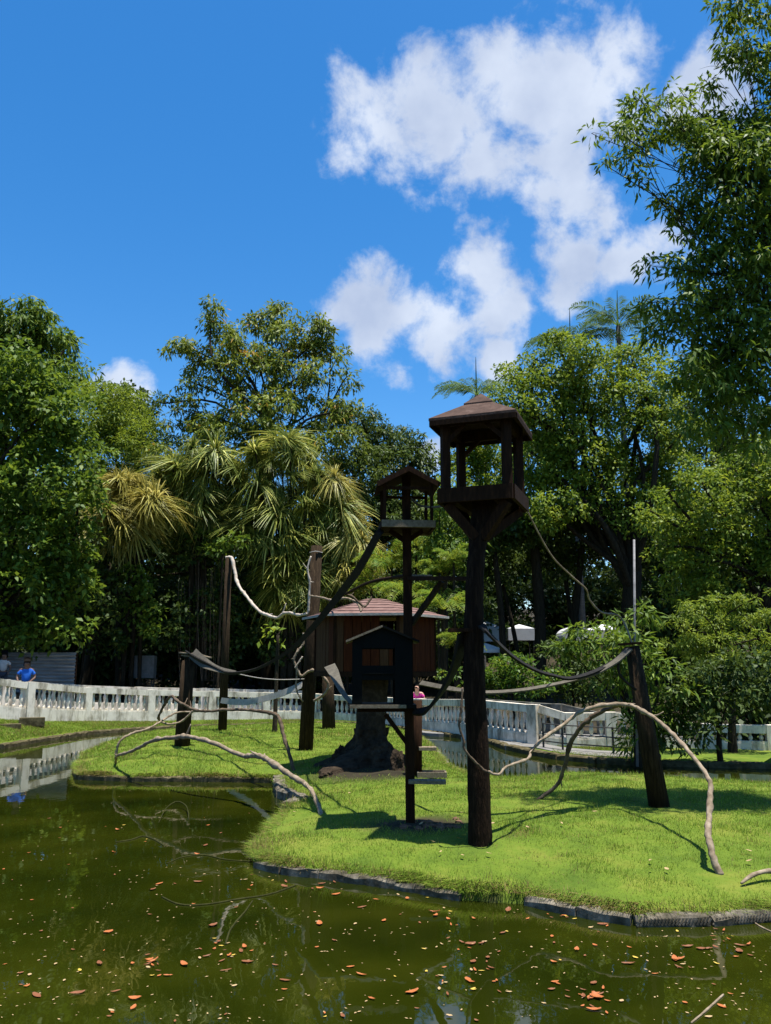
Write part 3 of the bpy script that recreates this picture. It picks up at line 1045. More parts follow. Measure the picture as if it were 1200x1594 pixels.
# combed front of the rim on the right: rows of small upright ridges
for i in range(19, 22):
    a, b = Vector((*ISL[i], 0)), Vector((*ISL[i + 1], 0))
    n = max(1, round((b - a).length / 0.85))
    for k in range(n):
        p, q_ = a.lerp(b, k / n), a.lerp(b, (k + 1) / n)
        d = (q_ - p).normalized()
        out = Vector((d.y, -d.x, 0))
        p = p + d * 0.005
        q_ = q_ - d * 0.005
        mid_ = (p + q_) / 2
        pz, qz = p.copy(), q_.copy()
        pz.z = qz.z = 0.095 - 0.2
        stone = MB().stone(pz, qz, 0.2, 0.4, i * 50 + k).build('rim_stone', 'kerb2', ik)
        mb = MB()
        m_ = int((q_ - p).length / 0.032)
        sg = 1 if k % 2 == 0 else -1
        for j in range(m_):
            c = p.lerp(q_, (j + 0.5) / m_) + out * 0.102
            mb.bar(Vector((c.x, c.y, 0.015)) - d * 0.02 * sg, Vector((c.x, c.y, 0.075)) + d * 0.02 * sg, 0.016, 0.016, up=out)
        r_ = mb.build('combed_ridges', 'kerb2', stone)
        r_['kind'] = 'stuff'

# a curled root by the island's right end, a low slab on the water's edge behind
tb = GI(1165, 1392)
o = MB().tube([GI(1155, 1392) + Vector((0, 0, 0.03)), GI(1175, 1384) + Vector((0, 0, 0.09)), GI(1205, 1380) + Vector((0, 0, 0.1)), GI(1240, 1378) + Vector((0, 0, 0.02))], [0.012, 0.022, 0.024, 0.02], 8, 5, 0.15).build('tree_root', 'branch', None, True)
tag(o, 'pale curved root lying on the turf above the combed rim', 'root')

def plank_thing(name, pts, w, h, mat, label, cat='plank'):
    o = MB().bar(pts[0], pts[1], w, h).build(name, mat, None, loc=pts[0])
    return tag(o, label, cat)

# ------------------------------------------------------------------ the balustrade
bal_prof = [(0.062, 0), (0.062, 0.05), (0.040, 0.075), (0.050, 0.11), (0.072, 0.2), (0.064, 0.28), (0.038, 0.38), (0.032, 0.42), (0.048, 0.45), (0.032, 0.47), (0.06, 0.5), (0.06, 0.53)]
bal_me = MB().lathe([(r, z / 0.53) for r, z in bal_prof], 8).mesh('baluster', 'concrete', smooth=True)

def balustrade(name, label, pts, balusters=True, spacing=0.255, group=None, cm='concrete'):
    """pts: (x, y, foot, rail top)"""
    root = empty(name, (pts[0][0], pts[0][1], pts[0][2]), label, 'balustrade', group)
    for i, (x, y, zb_, zt_) in enumerate(pts):
        if i + 1 < len(pts):
            a2 = math.atan2(pts[i + 1][1] - y, pts[i + 1][0] - x)
        if i > 0:
            a1 = math.atan2(y - pts[i - 1][1], x - pts[i - 1][0])
        ang = a2 if i == 0 else (a1 if i == len(pts) - 1 else math.atan2(math.sin(a1) + math.sin(a2), math.cos(a1) + math.cos(a2)))
        mb = MB()
        H = zt_ - zb_ + 0.35
        mb.box((0, 0, zt_ - H / 2 + 0.012), (0.30, 0.31, H), frame_z(x, y, 0, ang))
        mb.build('pillar', cm, root)
    for i in range(len(pts) - 1):
        A, B = Vector(pts[i][:2] + (0,)), Vector(pts[i + 1][:2] + (0,))
        d = (B - A).normalized()
        A = A + d * 0.14
        B = B - d * 0.14
        za, zb_ = pts[i][2], pts[i + 1][2]
        ta, tb_ = pts[i][3], pts[i + 1][3]
        ha, hb = ta - za, tb_ - zb_
        # rail beam, bottom ledge and plinth run between pillars
        kp = 0.34
        MB().bar(A + Vector((0, 0, ta - 0.11)), B + Vector((0, 0, tb_ - 0.11)), 0.24, 0.22).build('rail', cm, root)
        MB().bar(A + Vector((0, 0, za + ha * kp - 0.02)), B + Vector((0, 0, zb_ + hb * kp - 0.02)), 0.25, 0.05).build('ledge', cm, root)
        MB().bar(A + Vector((0, 0, za + ha * kp / 2 - 0.22)), B + Vector((0, 0, zb_ + hb * kp / 2 - 0.22)), 0.27, 1.0 * (ha + hb) / 2 * kp + 0.35).build('plinth', cm, root)
        if balusters:
            ln = (B - A).length
            n = max(2, int(ln / spacing))
            for j in range(n):
                t = (j + 0.5) / n
                p = A.lerp(B, t)
                lo = (za + ha * kp) * (1 - t) + (zb_ + hb * kp) * t
                hi = (ta * (1 - t) + tb_ * t) - 0.215
                link('baluster', bal_me, root, (p.x, p.y, lo - 0.005), None, (1, 1, hi - lo + 0.01))
    return root

balustrade('balustrade', 'stained white concrete balustrade curving along the far bank, directly above the grass and water', wall_pts)

def back_wall(i0, i1, off, dz):
    out = []
    for x, y, zb_, zt_ in wall_pts[i0:i1]:
        d = Vector((x - PC[0], y - PC[1])).normalized()
        out.append((x + d.x * off, y + d.y * off, zt_ - 1.05 + dz, zt_ + dz))
    return out

balustrade('balustrade', 'grey shaded balustrade on the outer side of the walkway behind the blue-shirted man', back_wall(0, 7, 2.7, 0.05), True, 0.5)
balustrade('balustrade', 'grey shaded balustrade on the outer side of the walkway behind the yellowish hedge', back_wall(8, 13, 3.2, -0.12), True, 0.3, None, 'darkened')  # darker concrete here stands in for the shade of the trees

# walkway slab between the two
vs, fs = [], []
for k, (x, y, zb_, zt_) in enumerate(wall_pts[:14]):
    d = Vector((x - PC[0], y - PC[1])).normalized()
    zz = max(0.22, zt_ - 1.0)
    vs += [(x + d.x * 0.13, y + d.y * 0.13, zz), (x + d.x * 2.6, y + d.y * 2.6, zz)]
    if k:
        fs.append((2 * k - 2, 2 * k - 1, 2 * k + 1, 2 * k))
me = bpy.data.meshes.new('walkway')
me.from_pydata(vs, [], fs)
me.materials.append(MT['paving'])
tag(link('walkway', me), kind='structure')

def walk_z(px, Y):
    p = P(px, 1035, Y)
    w = wall_at(math.atan2(p.y - PC[1], p.x - PC[0]))
    return w[2]

# low landing slabs at the foot of the bridge wall
c = G(693, 1139, 0.12)
mb = MB()
mb.lathe([(0.85, -0.3), (0.85, 0.10), (0.82, 0.12)], 20, (c.x, c.y + 0.25, 0))
tag(mb.build('landing_slab', 'paving', None), 'round pale slab at the water by the bridge wall under the pink-shirted person', 'slab')
c = G(790, 1160, 0.12)
mb = MB()
ring = [G(752, 1142, 0.1), G(775, 1152, 0.1), G(786, 1162, 0.1), G(830, 1164, 0.1), G(868, 1172, 0.1), G(930, 1178, .1), G(985, 1180, .1)]
vv = [(p.x, p.y, 0.115 + 0.01) for p in ring] + [(p.x + 0.35, p.y + 1.1, 0.145) for p in reversed(ring)]
lo = [(x, y, -0.3) for x, y, z in vv]
nn = len(vv)
mb.add(vv + lo, [tuple(range(nn))] + [(i, i + nn, (i + 1) % nn + nn, (i + 1) % nn) for i in range(nn)])
tag(mb.build('landing_slab', 'paving', None), 'long curved paved edge below the bridge wall beside the pipe railing', 'slab')

# pipe railing below the right-hand wall
r0 = G(846, 1163, 0.16)
rail_px = [(846, 1160), (876, 1164), (955, 1170), (1010, 1176)]
posts = [G(a, b, 0.18) for a, b in rail_px]
rl = empty('pipe_railing', posts[0], 'low dark metal pipe railing on the paved edge below the bridge wall', 'railing')
for p in posts:
    MB().tube([p - Vector((0, 0, 0.2)), p + Vector((0, 0, 0.62))], 0.028, 8, 1).build('post', 'metal', rl)
for h in (0.12, 0.36, 0.60):
    for k in range(3):
        MB().tube([posts[k] + Vector((0, 0, h)), posts[k + 1] + Vector((0, 0, h))], 0.018, 6, 1).build('rail', 'metal', rl)

# concrete blocks on the left lawn
for i, (px, py, w, lab) in enumerate([(8, 1128, 0.95, 'long moss-covered concrete block lying on the bank grass at the kerb end'), (50, 1118, 0.8, 'short moss-covered concrete step leaning on the balustrade foot')]):
    c = P(px, py, 26.9 if i == 0 else 28.0)
    o = MB().box((0, 0, -0.02), (w, 0.42, 0.28), frame_z(0, 0, 0, 0.42)).build('concrete_block', 'kerb', None)
    o.location = c - Vector((0, 0, 0.10))
    tag(o, lab, 'block')

# ------------------------------------------------------------------ logs, tower, huts
def log_post(name, label, base, top, r0, r1, group=None, seed=1, mat='log', mids=()):
    o = MB().tube([base - Vector((0, 0, 0.25))] + list(mids) + [top], [r0] + [r0 * 0.5 + r1 * 0.5] * len(mids) + [r1], 12, 8, 0.045, seed).build(name, mat, None, True, loc=base)
    return tag(o, label, 'post', group)

# the tall tower: trunk, crossed braces, platform, four posts, two-tier hip roof
tw_base = GI(747, 1314)
tw = empty('lookout_tower', tw_base, 'tall log tower carrying a roofed open cabin of dark timber', 'tower')
YB = tw_base.y
trunk_path = [tw_base - Vector((0, 0, 0.3)), P(747, 1300, YB), P(744, 1180, YB), P(738, 1050, YB), P(738, 940, YB), P(742, 860, YB + 0.05), P(752, 795, YB + 0.15), P(755, 768, YB + 0.2)]
MB().tube(trunk_path, [0.165, 0.145, 0.14, 0.135, 0.12, 0.115, 0.155, 0.21], 14, 7, 0.035, 2).build('trunk', 'darklog', tw, True)
gxc, gyc, grz = 1.32, 10.15 + (YB - 9.9), R(-20)
gz = 4.66
FR = frame_z(gxc, gyc, 0, grz)

def fr(x, y, z):
    return FR @ Vector((x, y, z))

for sx, sy in ((-1, -1), (1, -1), (1, 1), (-1, 1)):
    MB().bar(P(746, 838, YB + 0.05) + Vector((sx * 0.05, sy * 0.05, 0)), fr(sx * 0.40, sy * 0.40, gz - 0.19), 0.10, 0.12).build('brace', 'darkwood', tw)
for k in range(6):
    yy = -0.425 + k * 0.17
    mb = MB()
    mb.box((0, yy, gz - 0.02), (0.94, 0.163, 0.05), FR)
    mb.build('floor_plank', 'darkwood', tw)
for (a, b) in (((-0.49, -0.49), (0.49, -0.49)), ((0.49, -0.465), (0.49, 0.52)), ((0.465, 0.54), (-0.49, 0.54)), ((-0.49, 0.515), (-0.49, -0.465))):
    MB().bar(fr(a[0], a[1], gz - 0.085), fr(b[0], b[1], gz - 0.085), 0.05, 0.19).build('edge_board', 'darkwood', tw)
for sx in (-0.28, 0.28):
    MB().bar(fr(sx, -0.46, gz - 0.12), fr(sx, 0.51, gz - 0.12), 0.09, 0.13).build('joist', 'darkwood', tw)
ez = 5.60
for sx, sy in ((-1, -1), (1, -1), (1, 1), (-1, 1)):
    MB().bar(fr(sx * 0.41, sy * 0.41, gz), fr(sx * 0.41, sy * 0.41, ez + 0.08), 0.105, 0.105, up=(1, 0.3, 0)).build('post', 'darkwood', tw)
for (a, b) in (((-0.47, -0.41), (0.47, -0.41)), ((-0.47, 0.41), (0.47, 0.41))):
    MB().bar(fr(*a, ez - 0.0), fr(*b, ez - 0.0), 0.07, 0.15).build('beam', 'darkwood', tw)
for (a, b) in (((-0.41, -0.37), (-0.41, 0.37)), ((0.41, -0.37), (0.41, 0.37))):
    MB().bar(fr(*a, ez - 0.02), fr(*b, ez - 0.02), 0.07, 0.15).build('beam', 'darkwood', tw)
for (a, b) in (((-0.41, -0.41), 1), ((0.41, -0.41), -1), ((-0.41, 0.41), 1), ((0.41, 0.41), -1)):
    MB().bar(fr(a[0] + b * 0.04, a[1], ez - 0.28), fr(a[0] + b * 0.27, a[1], ez - 0.06), 0.05, 0.06).build('knee_brace', 'darkwood', tw)

def hip(mb, fr_, half, z0, z1, t=0.03, top=0.0):
    """a shallow pyramid shell"""
    c = [(-half, -half), (half, -half), (half, half), (-half, half)]
    h2 = max(top, 0.001)
    c2 = [(-h2, -h2), (h2, -h2), (h2, h2), (-h2, h2)]
    vs = [fr_(x, y, z0) for x, y in c] + [fr_(x, y, z1) for x, y in c2] + [fr_(x, y, z0 - t) for x, y in c] + [fr_(x, y, z1 - t) for x, y in c2]
    fs = [(4, 5, 6, 7), (11, 10, 9, 8 + 3)] if False else [(4, 5, 6, 7), (15, 14, 13, 12)]
    for i in range(4):
        j = (i + 1) % 4
        fs += [(i, j, 4 + j, 4 + i), (8 + j, 8 + i, 12 + i, 12 + j), (i, 8 + i, 8 + j, j)]
    mb.add(vs, fs)

roof = MB()
hip(roof, fr, 0.585, 5.615, 5.925, 0.035, 0.13)
roof_o = roof.build('roof', 'roofbrown', tw)
cap = MB()
hip(cap, fr, 0.20, 5.90, 6.075, 0.03, 0.012)
cap.build('roof_cap', 'roofbrown', roof_o)
for k in range(4):
    c = [(-0.585, -0.585), (0.585, -0.585), (0.585, 0.585), (-0.585, 0.585)]
    a, b = c[k], c[(k + 1) % 4]
    ax = (a[0] * 0.985, a[1] * 0.985)
    bx_ = (b[0] * 0.985, b[1] * 0.985)
    sh = 0.03 if k % 2 else 0.0
    dv = Vector((bx_[0] - ax[0], bx_[1] - ax[1], 0)).normalized() * sh
    MB().bar(fr(ax[0] + dv.x, ax[1] + dv.y, 5.545), fr(bx_[0] - dv.x, bx_[1] - dv.y, 5.545), 0.025, 0.07).build('fascia', 'darkwood', roof_o)
# short shelf on the tower trunk
plank_thing('shelf_board', (P(698, 981, YB - 0.02), P(735, 981, YB - 0.02)), 0.22, 0.045, 'darkwood', 'short dark shelf board fixed to the tall tower trunk', 'shelf')

# the middle post with the small roofed cage on top and the dark green box hut below
mp_base = GI(639, 1279)
YM = mp_base.y
cg = empty('cage_post', mp_base, 'slim squared post with a small gabled open cage on top', 'tower')
MB().bar(mp_base - Vector((0, 0, 0.25)), P(632, 742, YM), 0.125, 0.125, up=(0, 1, 0)).build('post', 'darkwood', cg)
pc = P(632, 822, YM)
mpx = M(632, 822, YM)
hw = 38 * mpx
FM = frame_z(pc.x, pc.y, 0, R(4))

def fm_(x, y, z):
    return FM @ Vector((x, y, z))

zf = pc.z
for k in range(4):
    yy = -hw + hw * (2 * k + 1) / 4
    MB().box((0, yy, zf), (2 * hw, hw / 2 - 0.008, 0.04), FM).build('floor_plank', 'darkwood', cg)
for (a, b) in (((-hw - .025, -hw - .02), (hw + .025, -hw - .02)), ((-hw - .025, hw + .02), (hw + .025, hw + .02))):
    MB().bar(fm_(*a, zf), fm_(*b, zf), 0.035, 0.10).build('edge_board', 'greywood', cg)
for (a, b) in (((-hw - .02, -hw), (-hw - .02, hw)), ((hw + .02, -hw), (hw + .02, hw))):
    MB().bar(fm_(*a, zf), fm_(*b, zf), 0.035, 0.10).build('edge_board', 'darkwood', cg)
MB().bar(fm_(-0.24, 0, zf - 0.04), fm_(0, 0, zf - 0.2), 0.05, 0.07).build('brace', 'darkwood', cg)
MB().bar(fm_(0.24, 0, zf - 0.04), fm_(0, 0, zf - 0.2), 0.05, 0.07).build('brace', 'darkwood', cg)
ze = P(588, 758, YM).z
za_ = P(632, 737, YM).z
for sx in (-1, 1):
    for sy in (-1, 1):
        MB().bar(fm_(sx * (hw - 0.02), sy * (hw - 0.02), zf), fm_(sx * (hw - 0.02), sy * (hw - 0.02), ze + 0.01), 0.045, 0.045, up=(0, 1, 0)).build('corner_post', 'darkwood', cg)
for sy in (-1, 1):
    MB().bar(fm_(-hw, sy * (hw - 0.02), ze - 0.09), fm_(hw, sy * (hw - 0.02), ze - 0.09), 0.035, 0.04).build('rail', 'darkwood', cg)
ov = hw + 0.09
for sx in (-1, 1):
    mb = MB()
    a = [fm_(sx * ov, -ov, ze - 0.03), fm_(sx * ov, ov, ze - 0.03), fm_(0, ov, za_), fm_(0, -ov, za_)]
    b = [p + Vector((0, 0, -0.03)) for p in a]
    mb.add(a + b, [(0, 1, 2, 3), (7, 6, 5, 4), (0, 4, 5, 1), (1, 5, 6, 2), (2, 6, 7, 3), (3, 7, 4, 0)])
    mb.build('roof_slope', 'darkwood', cg)
for sx in (-1, 1):
    MB().bar(fm_(sx * ov, -ov - 0.012, ze - 0.065), fm_(0, -ov - 0.012, za_ - 0.035), 0.02, 0.07).build('barge_board', 'darkwood', cg)

# dark green hut
hp = P(594, 1098, YM)
mh = M(594, 1098, YM)
hx = 46 * mh
hdep = 0.62
FH = frame_z(hp.x, YM + 0.02, 0, R(2))

def fh(x, y, z):
    return FH @ Vector((x, y, z))

gh = empty('box_hut', (hp.x, YM, hp.z), 'dark green gabled box hut with open front fixed to the slim post', 'hut')
zf2 = hp.z
zt2 = P(594, 996, YM).z
zr2 = P(590, 977, YM).z
MB().box((0, 0, zf2), (2 * hx + 0.1, hdep + 0.12, 0.05), FH).build('floor', 'greenwood', gh)
MB().box((-0.06, -hdep / 2 - 0.075, zf2 + 0.002), (2 * hx - 0.06, 0.02, 0.045), FH).build('floor_edge', 'greywood', gh)
# front and back frames, drawn as boards round two openings
for sy, nm in ((-1, 'front'), (1, 'back')):
    y = sy * hdep / 2
    zs = [P(594, r, YM).z for r in (1010, 1036, 1058, 1088)]
    xl, xr = (563 - 594) * mh, (613 - 594) * mh
    MB().box(((-hx + xl) / 2, y, (zf2 + zt2) / 2 + 0.012), (xl + hx, 0.03, zt2 - zf2 - 0.024), FH).build('wall_board', 'greenwood', gh)
    MB().box(((hx + xr) / 2, y, (zf2 + zt2) / 2 + 0.012), (hx - xr, 0.03, zt2 - zf2 - 0.024), FH).build('wall_board', 'greenwood', gh)
    MB().box(((xl + xr) / 2, y, (zs[0] + zt2) / 2), (xr - xl - 0.004, 0.026, zt2 - zs[0]), FH).build('wall_board', 'greenwood', gh)
    MB().box(((xl + xr) / 2, y, (zs[1] + zs[2]) / 2), (xr - xl - 0.004, 0.026, zs[1] - zs[2]), FH).build('wall_board', 'greenwood', gh)
    if sy < 0:
        MB().box(((xl + xr) / 2, y - 0.03, zs[2] + 0.03 + 0.06), (xr - xl - 0.02, 0.03, 0.018), FH).build('sill', 'greenwood', gh)
    g = MB()
    a = [fh(-hx, y - 0.013, zt2), fh(hx, y - 0.013, zt2), fh(0, y - 0.013, zr2 - 0.02)]
    b = [fh(-hx, y + 0.013, zt2), fh(hx, y + 0.013, zt2), fh(0, y + 0.013, zr2 - 0.02)]
    g.add(a + b, [(0, 1, 2), (5, 4, 3), (0, 3, 4, 1), (1, 4, 5, 2), (2, 5, 3, 0)])
    g.build('gable', 'greenwood', gh)
for sx in (-1, 1):
    MB().box((sx * (hx - 0.012), 0, (zf2 + zt2) / 2 + 0.012), (0.026, hdep - 0.04, zt2 - zf2 - 0.03), FH).build('side_wall', 'greenwood', gh)
    mb = MB()
    o2 = hx + 0.09
    zz = zt2 - 0.09 * (zr2 - zt2) / hx
    yb = hdep / 2 + 0.1
    a = [fh(sx * o2, -yb, zz + 0.02), fh(sx * o2, yb, zz + 0.02), fh(0, yb, zr2 + 0.02), fh(0, -yb, zr2 + 0.02)]
    b = [p + Vector((0, 0, -0.03)) for p in a]
    mb.add(a + b, [(0, 1, 2, 3), (7, 6, 5, 4), (0, 4, 5, 1), (1, 5, 6, 2), (2, 6, 7, 3), (3, 7, 4, 0)])
    mb.build('roof_slope', 'greywood' if sx < 0 else 'greenwood', gh)
MB().bar(P(637, 1162, YM), P(600, 1112, YM), 0.05, 0.06).build('brace', 'darkwood', gh)
MB().bar(P(556, 1104, YM), P(640, 1104, YM), 0.06, 0.07).build('joist', 'darkwood', gh)
# small feeding boards on the posts
plank_thing('step_board', (P(636, 1216, YM - 0.09), P(694, 1217, YM - 0.12)), 0.2, 0.045, 'greywood', 'longer grey step board nailed low on the slim post', 'step')
fb_base = GI(650, 1207)
log_post('short_post', 'square dark post standing just behind the slim cage post', fb_base, P(650, 1090, fb_base.y), 0.085, 0.085, seed=8, mat='darkwood')
plank_thing('step_board', (P(652, 1165, fb_base.y - 0.1), P(679, 1165, fb_base.y - 0.1)), 0.25, 0.06, 'greywood', 'short grey step board on the dark post behind the cage post', 'step')
tr = empty('feed_trough', GI(672, 1210), 'low wooden feeding tray on the grass beside the dark post', 'tray')
c = GI(672, 1210)
for a, b in (((-0.28, -0.16), (0.28, -0.16)), ((-0.28, 0.16), (0.28, 0.16))):
    MB().bar(c + Vector((a[0], a[1], 0.06)), c + Vector((b[0], b[1], 0.06)), 0.03, 0.1).build('side_board', 'greywood', tr)
for sx in (-0.265, 0.265):
    MB().bar(c + Vector((sx, -0.14, 0.055)), c + Vector((sx, 0.14, 0.055)), 0.03, 0.09).build('end_board', 'greywood', tr)
MB().box((c.x, c.y, c.z + 0.025), (0.5, 0.28, 0.02)).build('base', 'soil', tr)

# beam from the cage post to the tower with its diagonal strut
bm_ = empty('cross_beam', P(640, 900, YM), 'horizontal timber joining the cage post to the tall tower trunk', 'beam')
MB().bar(P(634, 900, YM), P(742, 901, YB), 0.09, 0.055).build('timber', 'darkwood', bm_)
MB().bar(P(640, 896, YM - 0.02), P(672, 896.5, YM - 0.1), 0.06, 0.03).build('packing_strip', 'greywood', bm_)
MB().bar(P(688, 905, YM - 0.35), P(640, 972, YM), 0.055, 0.07).build('strut', 'log', bm_)

# hexagonal hut on a stout trunk with a rocky foot
ht_base = GI(577, 1192)
YH = ht_base.y
hut = empty('hexagonal_hut', ht_base, 'six-sided brown plank hut with faded red roof standing on a thick trunk', 'hut')
HX, HY = P(583, 1000, YH).x, YH + 0.15
MH = M(583, 1000, YH)
MB().tube([Vector((ht_base.x, YH, 0.1)), Vector((ht_base.x, YH, 1.2)), Vector((HX, HY, 2.35))], [25 * MH, 23 * MH, 24 * MH], 14, 8, 0.04, 5).build('trunk', 'rock', hut, True)
zfl = P(583, 1046, YH - 1.2).z
zev = P(600, 954, YH - 1.5).z
RW, RE = 94 * MH, 116 * MH

def hexp(r, k, z):
    a = R(-8 - 60 * k)
    return Vector((HX + r * math.cos(a), HY + r * math.sin(a), z))

mb = MB()
top = [hexp(RW + 0.05, k, zfl) for k in range(6)]
bot = [hexp(RW + 0.05, k, zfl - 0.1) for k in range(6)]
mb.add(top + bot, [(5, 4, 3, 2, 1, 0), tuple(range(6, 12))] + [(k, (k + 1) % 6, 6 + (k + 1) % 6, 6 + k) for k in range(6)])
mb.build('floor', 'darkwood', hut)
rnd = random.Random(7)
for k in range(6):
    a, b = hexp(RW, k, 0), hexp(RW, k + 1, 0)
    d = (b - a).normalized()
    nrm3 = Vector((d.y, -d.x, 0))
    n = 7
    for j in range(n):
        p, q_ = a.lerp(b, j / n), a.lerp(b, (j + 1) / n)
        p += d * 0.006
        q_ -= d * 0.006
        off = nrm3 * rnd.uniform(-0.008, 0.008)
        z1 = zev - 0.02
        if k == 1 and j in (0, 1):
            z1 = zfl + 0.62
        mid_ = (p + q_) / 2 + off
        L_ = (q_ - p).length
        mat_ = 'tanwood' if k == 2 and j > 1 else ('redwood' if rnd.random() < 0.8 else 'tanwood')
        ang = math.atan2(d.y, d.x)
        MB().box((0, 0, (zfl + z1) / 2), (L_, 0.03, z1 - zfl - 0.004), frame_z(mid_.x, mid_.y, 0, ang)).build('wall_plank', mat_, hut)
    cpt = hexp(RW, k, 0)
    MB().bar(Vector((cpt.x, cpt.y, zfl)), Vector((cpt.x, cpt.y, zev + 0.02)), 0.07, 0.07, up=(1, 0, 0)).build('corner_post', 'darkwood', hut)
    e = hexp(RE - 0.05, k, zev - 0.01)
    MB().bar(Vector((cpt.x, cpt.y, zev + 0.0)), e, 0.05, 0.06).build('rafter', 'darkwood', hut)
zap = P(580, 934.5, YH).z
rf = MB()
NC = 5
rtop = 22 * MH
roof_root = None
for c_ in range(NC):
    t0, t1 = c_ / NC, (c_ + 1) / NC
    ra, rb = RE + (rtop - RE) * t0, RE + (rtop - RE) * (t1 + 0.03)
    z0_, z1_ = zev + (zap - zev) * t0 + 0.014, zev + (zap - zev) * t1 + 0.008
    for k in range(6):
        g = 0.002
        a, b = hexp(ra, k, z0_), hexp(ra, k + 1, z0_)
        c2, d2 = hexp(rb, k + 1, z1_), hexp(rb, k, z1_)
        vs = [a, b, c2, d2]
        lo = [p - Vector((0, 0, 0.016)) for p in vs]
        mb = MB().add(vs + lo, [(3, 2, 1, 0), (4, 5, 6, 7), (0, 1, 5, 4), (1, 2, 6, 5), (2, 3, 7, 6), (3, 0, 4, 7)])
        mb.build('shingle_course', 'roofpink', hut)
for k in range(6):
    MB().bar(hexp(RE + 0.012, k, zev - 0.012), hexp(RE + 0.012, k + 1, zev - 0.012), 0.02, 0.05).build('eave_trim', 'straplight', hut)
mb = MB()
top = [hexp(rtop * 0.85, k, zap + 0.03) for k in range(6)]
bot = [hexp(rtop * 1.2, k, zap + 0.0) for k in range(6)]
mb.add(top + bot, [(5, 4, 3, 2, 1, 0), tuple(range(6, 12))] + [(k, (k + 1) % 6, 6 + (k + 1) % 6, 6 + k) for k in range(6)])
mb.build('roof_cap', 'roofpink', hut)
# rocky foot: overlapping rough boulders round the trunk
rnd = random.Random(21)

def boulder(name, loc, r, parent, mat, seed, sub=3, amp=0.42):
    bm = bmesh.new()
    bmesh.ops.create_icosphere(bm, subdivisions=sub, radius=1.0)
    for v in bm.verts:
        n_ = mnoise.fractal(v.co * 1.6 + Vector((seed * 3.1, 0, 0)), 1.0, 2.0, 4)
        v.co *= 1 + amp * n_
        v.co = Vector((v.co.x * r[0], v.co.y * r[1], v.co.z * r[2]))
    me = bpy.data.meshes.new(name)
    bm.to_mesh(me)
    bm.free()
    me.materials.append(MT[mat])
    return link(name, me, parent, loc)

fl = MB()
nr_, na_ = 16, 40
vs, fs = [], []
for i in range(nr_ + 1):
    t = i / nr_
    for k in range(na_):
        a = 2 * math.pi * k / na_
        lob = 0.5 + 0.5 * math.sin(5 * a + 0.7) * (0.6 + 0.4 * math.sin(2 * a))
        r_ = 0.33 + (0.85 * (1 - t) ** 2.0) * (0.62 + 0.65 * lob)
        n_ = mnoise.fractal(Vector((math.cos(a) * 1.7, math.sin(a) * 1.7, t * 2.2)), 1.0, 2.0, 5)
        r_ *= 1 + 0.42 * n_
        vs.append((ht_base.x + r_ * math.cos(a), YH + r_ * math.sin(a), ht_base.z - 0.12 + 0.88 * t + 0.05 * n_))
for i in range(nr_):
    for k in range(na_):
        fs.append((i * na_ + k, i * na_ + (k + 1) % na_, (i + 1) * na_ + (k + 1) % na_, (i + 1) * na_ + k))
fl.add(vs, fs)
fl.build('root_flare', 'rock', hut, False)
rk = [(528, 1196, .17, .34), (618, 1198, .16, .30), (508, 1208, .16, .10)]
for i, (px, py, r_, h_) in enumerate(rk):
    c = GI(px, py)
    boulder('foot_rock', (c.x, c.y, c.z + h_ * 0.2), (r_, r_ * 0.9, h_), hut, 'rock', i + 1, 3, 0.45)

# tall log posts on the island
left_base = GI(346, 1137)
o = log_post('tall_log_post', 'tall grey log post with a bleached branch tied across its top', left_base, P(356, 868, left_base.y), 0.15, 0.105, 'bare log posts on the island', 3)
pb = GI(475, 1167)
log_post('tall_log_post', 'tallest bare log post with twisted pale branches wound round its middle', pb, P(493, 850, pb.y), 0.19, 0.15, 'bare log posts on the island', 4)
wbd = MB()
wc = P(492, 860, pb.y)
wbd.tube([wc + Vector((0.163 * math.cos(t), 0.163 * math.sin(t), 0.01 * math.sin(3 * t))) for t in np.linspace(0, 6.283, 17)], 0.012, 6, 1)
tag(wbd.build('wire_band', 'straplight', None), 'thin pale wire wound round the top of the tallest log post', 'wire')
pb2 = GI(512, 1134)
log_post('short_log_post', 'dark log post standing on the turf behind the hut, left of its trunk', pb2, P(510, 1036, pb2.y), 0.22, 0.18, 'bare log posts on the island', 5)
ps = GI(283, 1160)
st_ = log_post('leaning_stump', 'leaning dark log stump topped by a broken board', ps, P(293, 1028, ps.y), 0.21, 0.17, 'bare log posts on the island', 6)
bb = empty('broken_board', P(305, 1020, ps.y), 'splintered grey board lying across the top of the leaning stump', 'board')
for (a, b, w) in (((281, 1016), (316, 1020), 0.2), ((300, 1017), (328, 1024), 0.14), ((284, 1020), (306, 1023), 0.12)):
    MB().bar(P(*a, ps.y), P(*b, ps.y - 0.15), w, 0.03).build('splinter', 'greywood', bb)
rp = GI(1029, 1255)
YR = rp.y
log_post('leaning_log_post', 'thick dark log post leaning over the right-hand turf, flat board on its top', rp, P(984, 1006, YR), 0.165, 0.105, 'bare log posts on the island', 7)
plank_thing('top_board', (P(965, 1003, YR), P(995, 1001, YR)), 0.26, 0.035, 'darkwood', 'small dark board capping the leaning log post on the right', 'board')

# ------------------------------------------------------------------ branches, vines and straps
def pathw(pts):
    return [P(a, b, y) for a, b, y in pts]

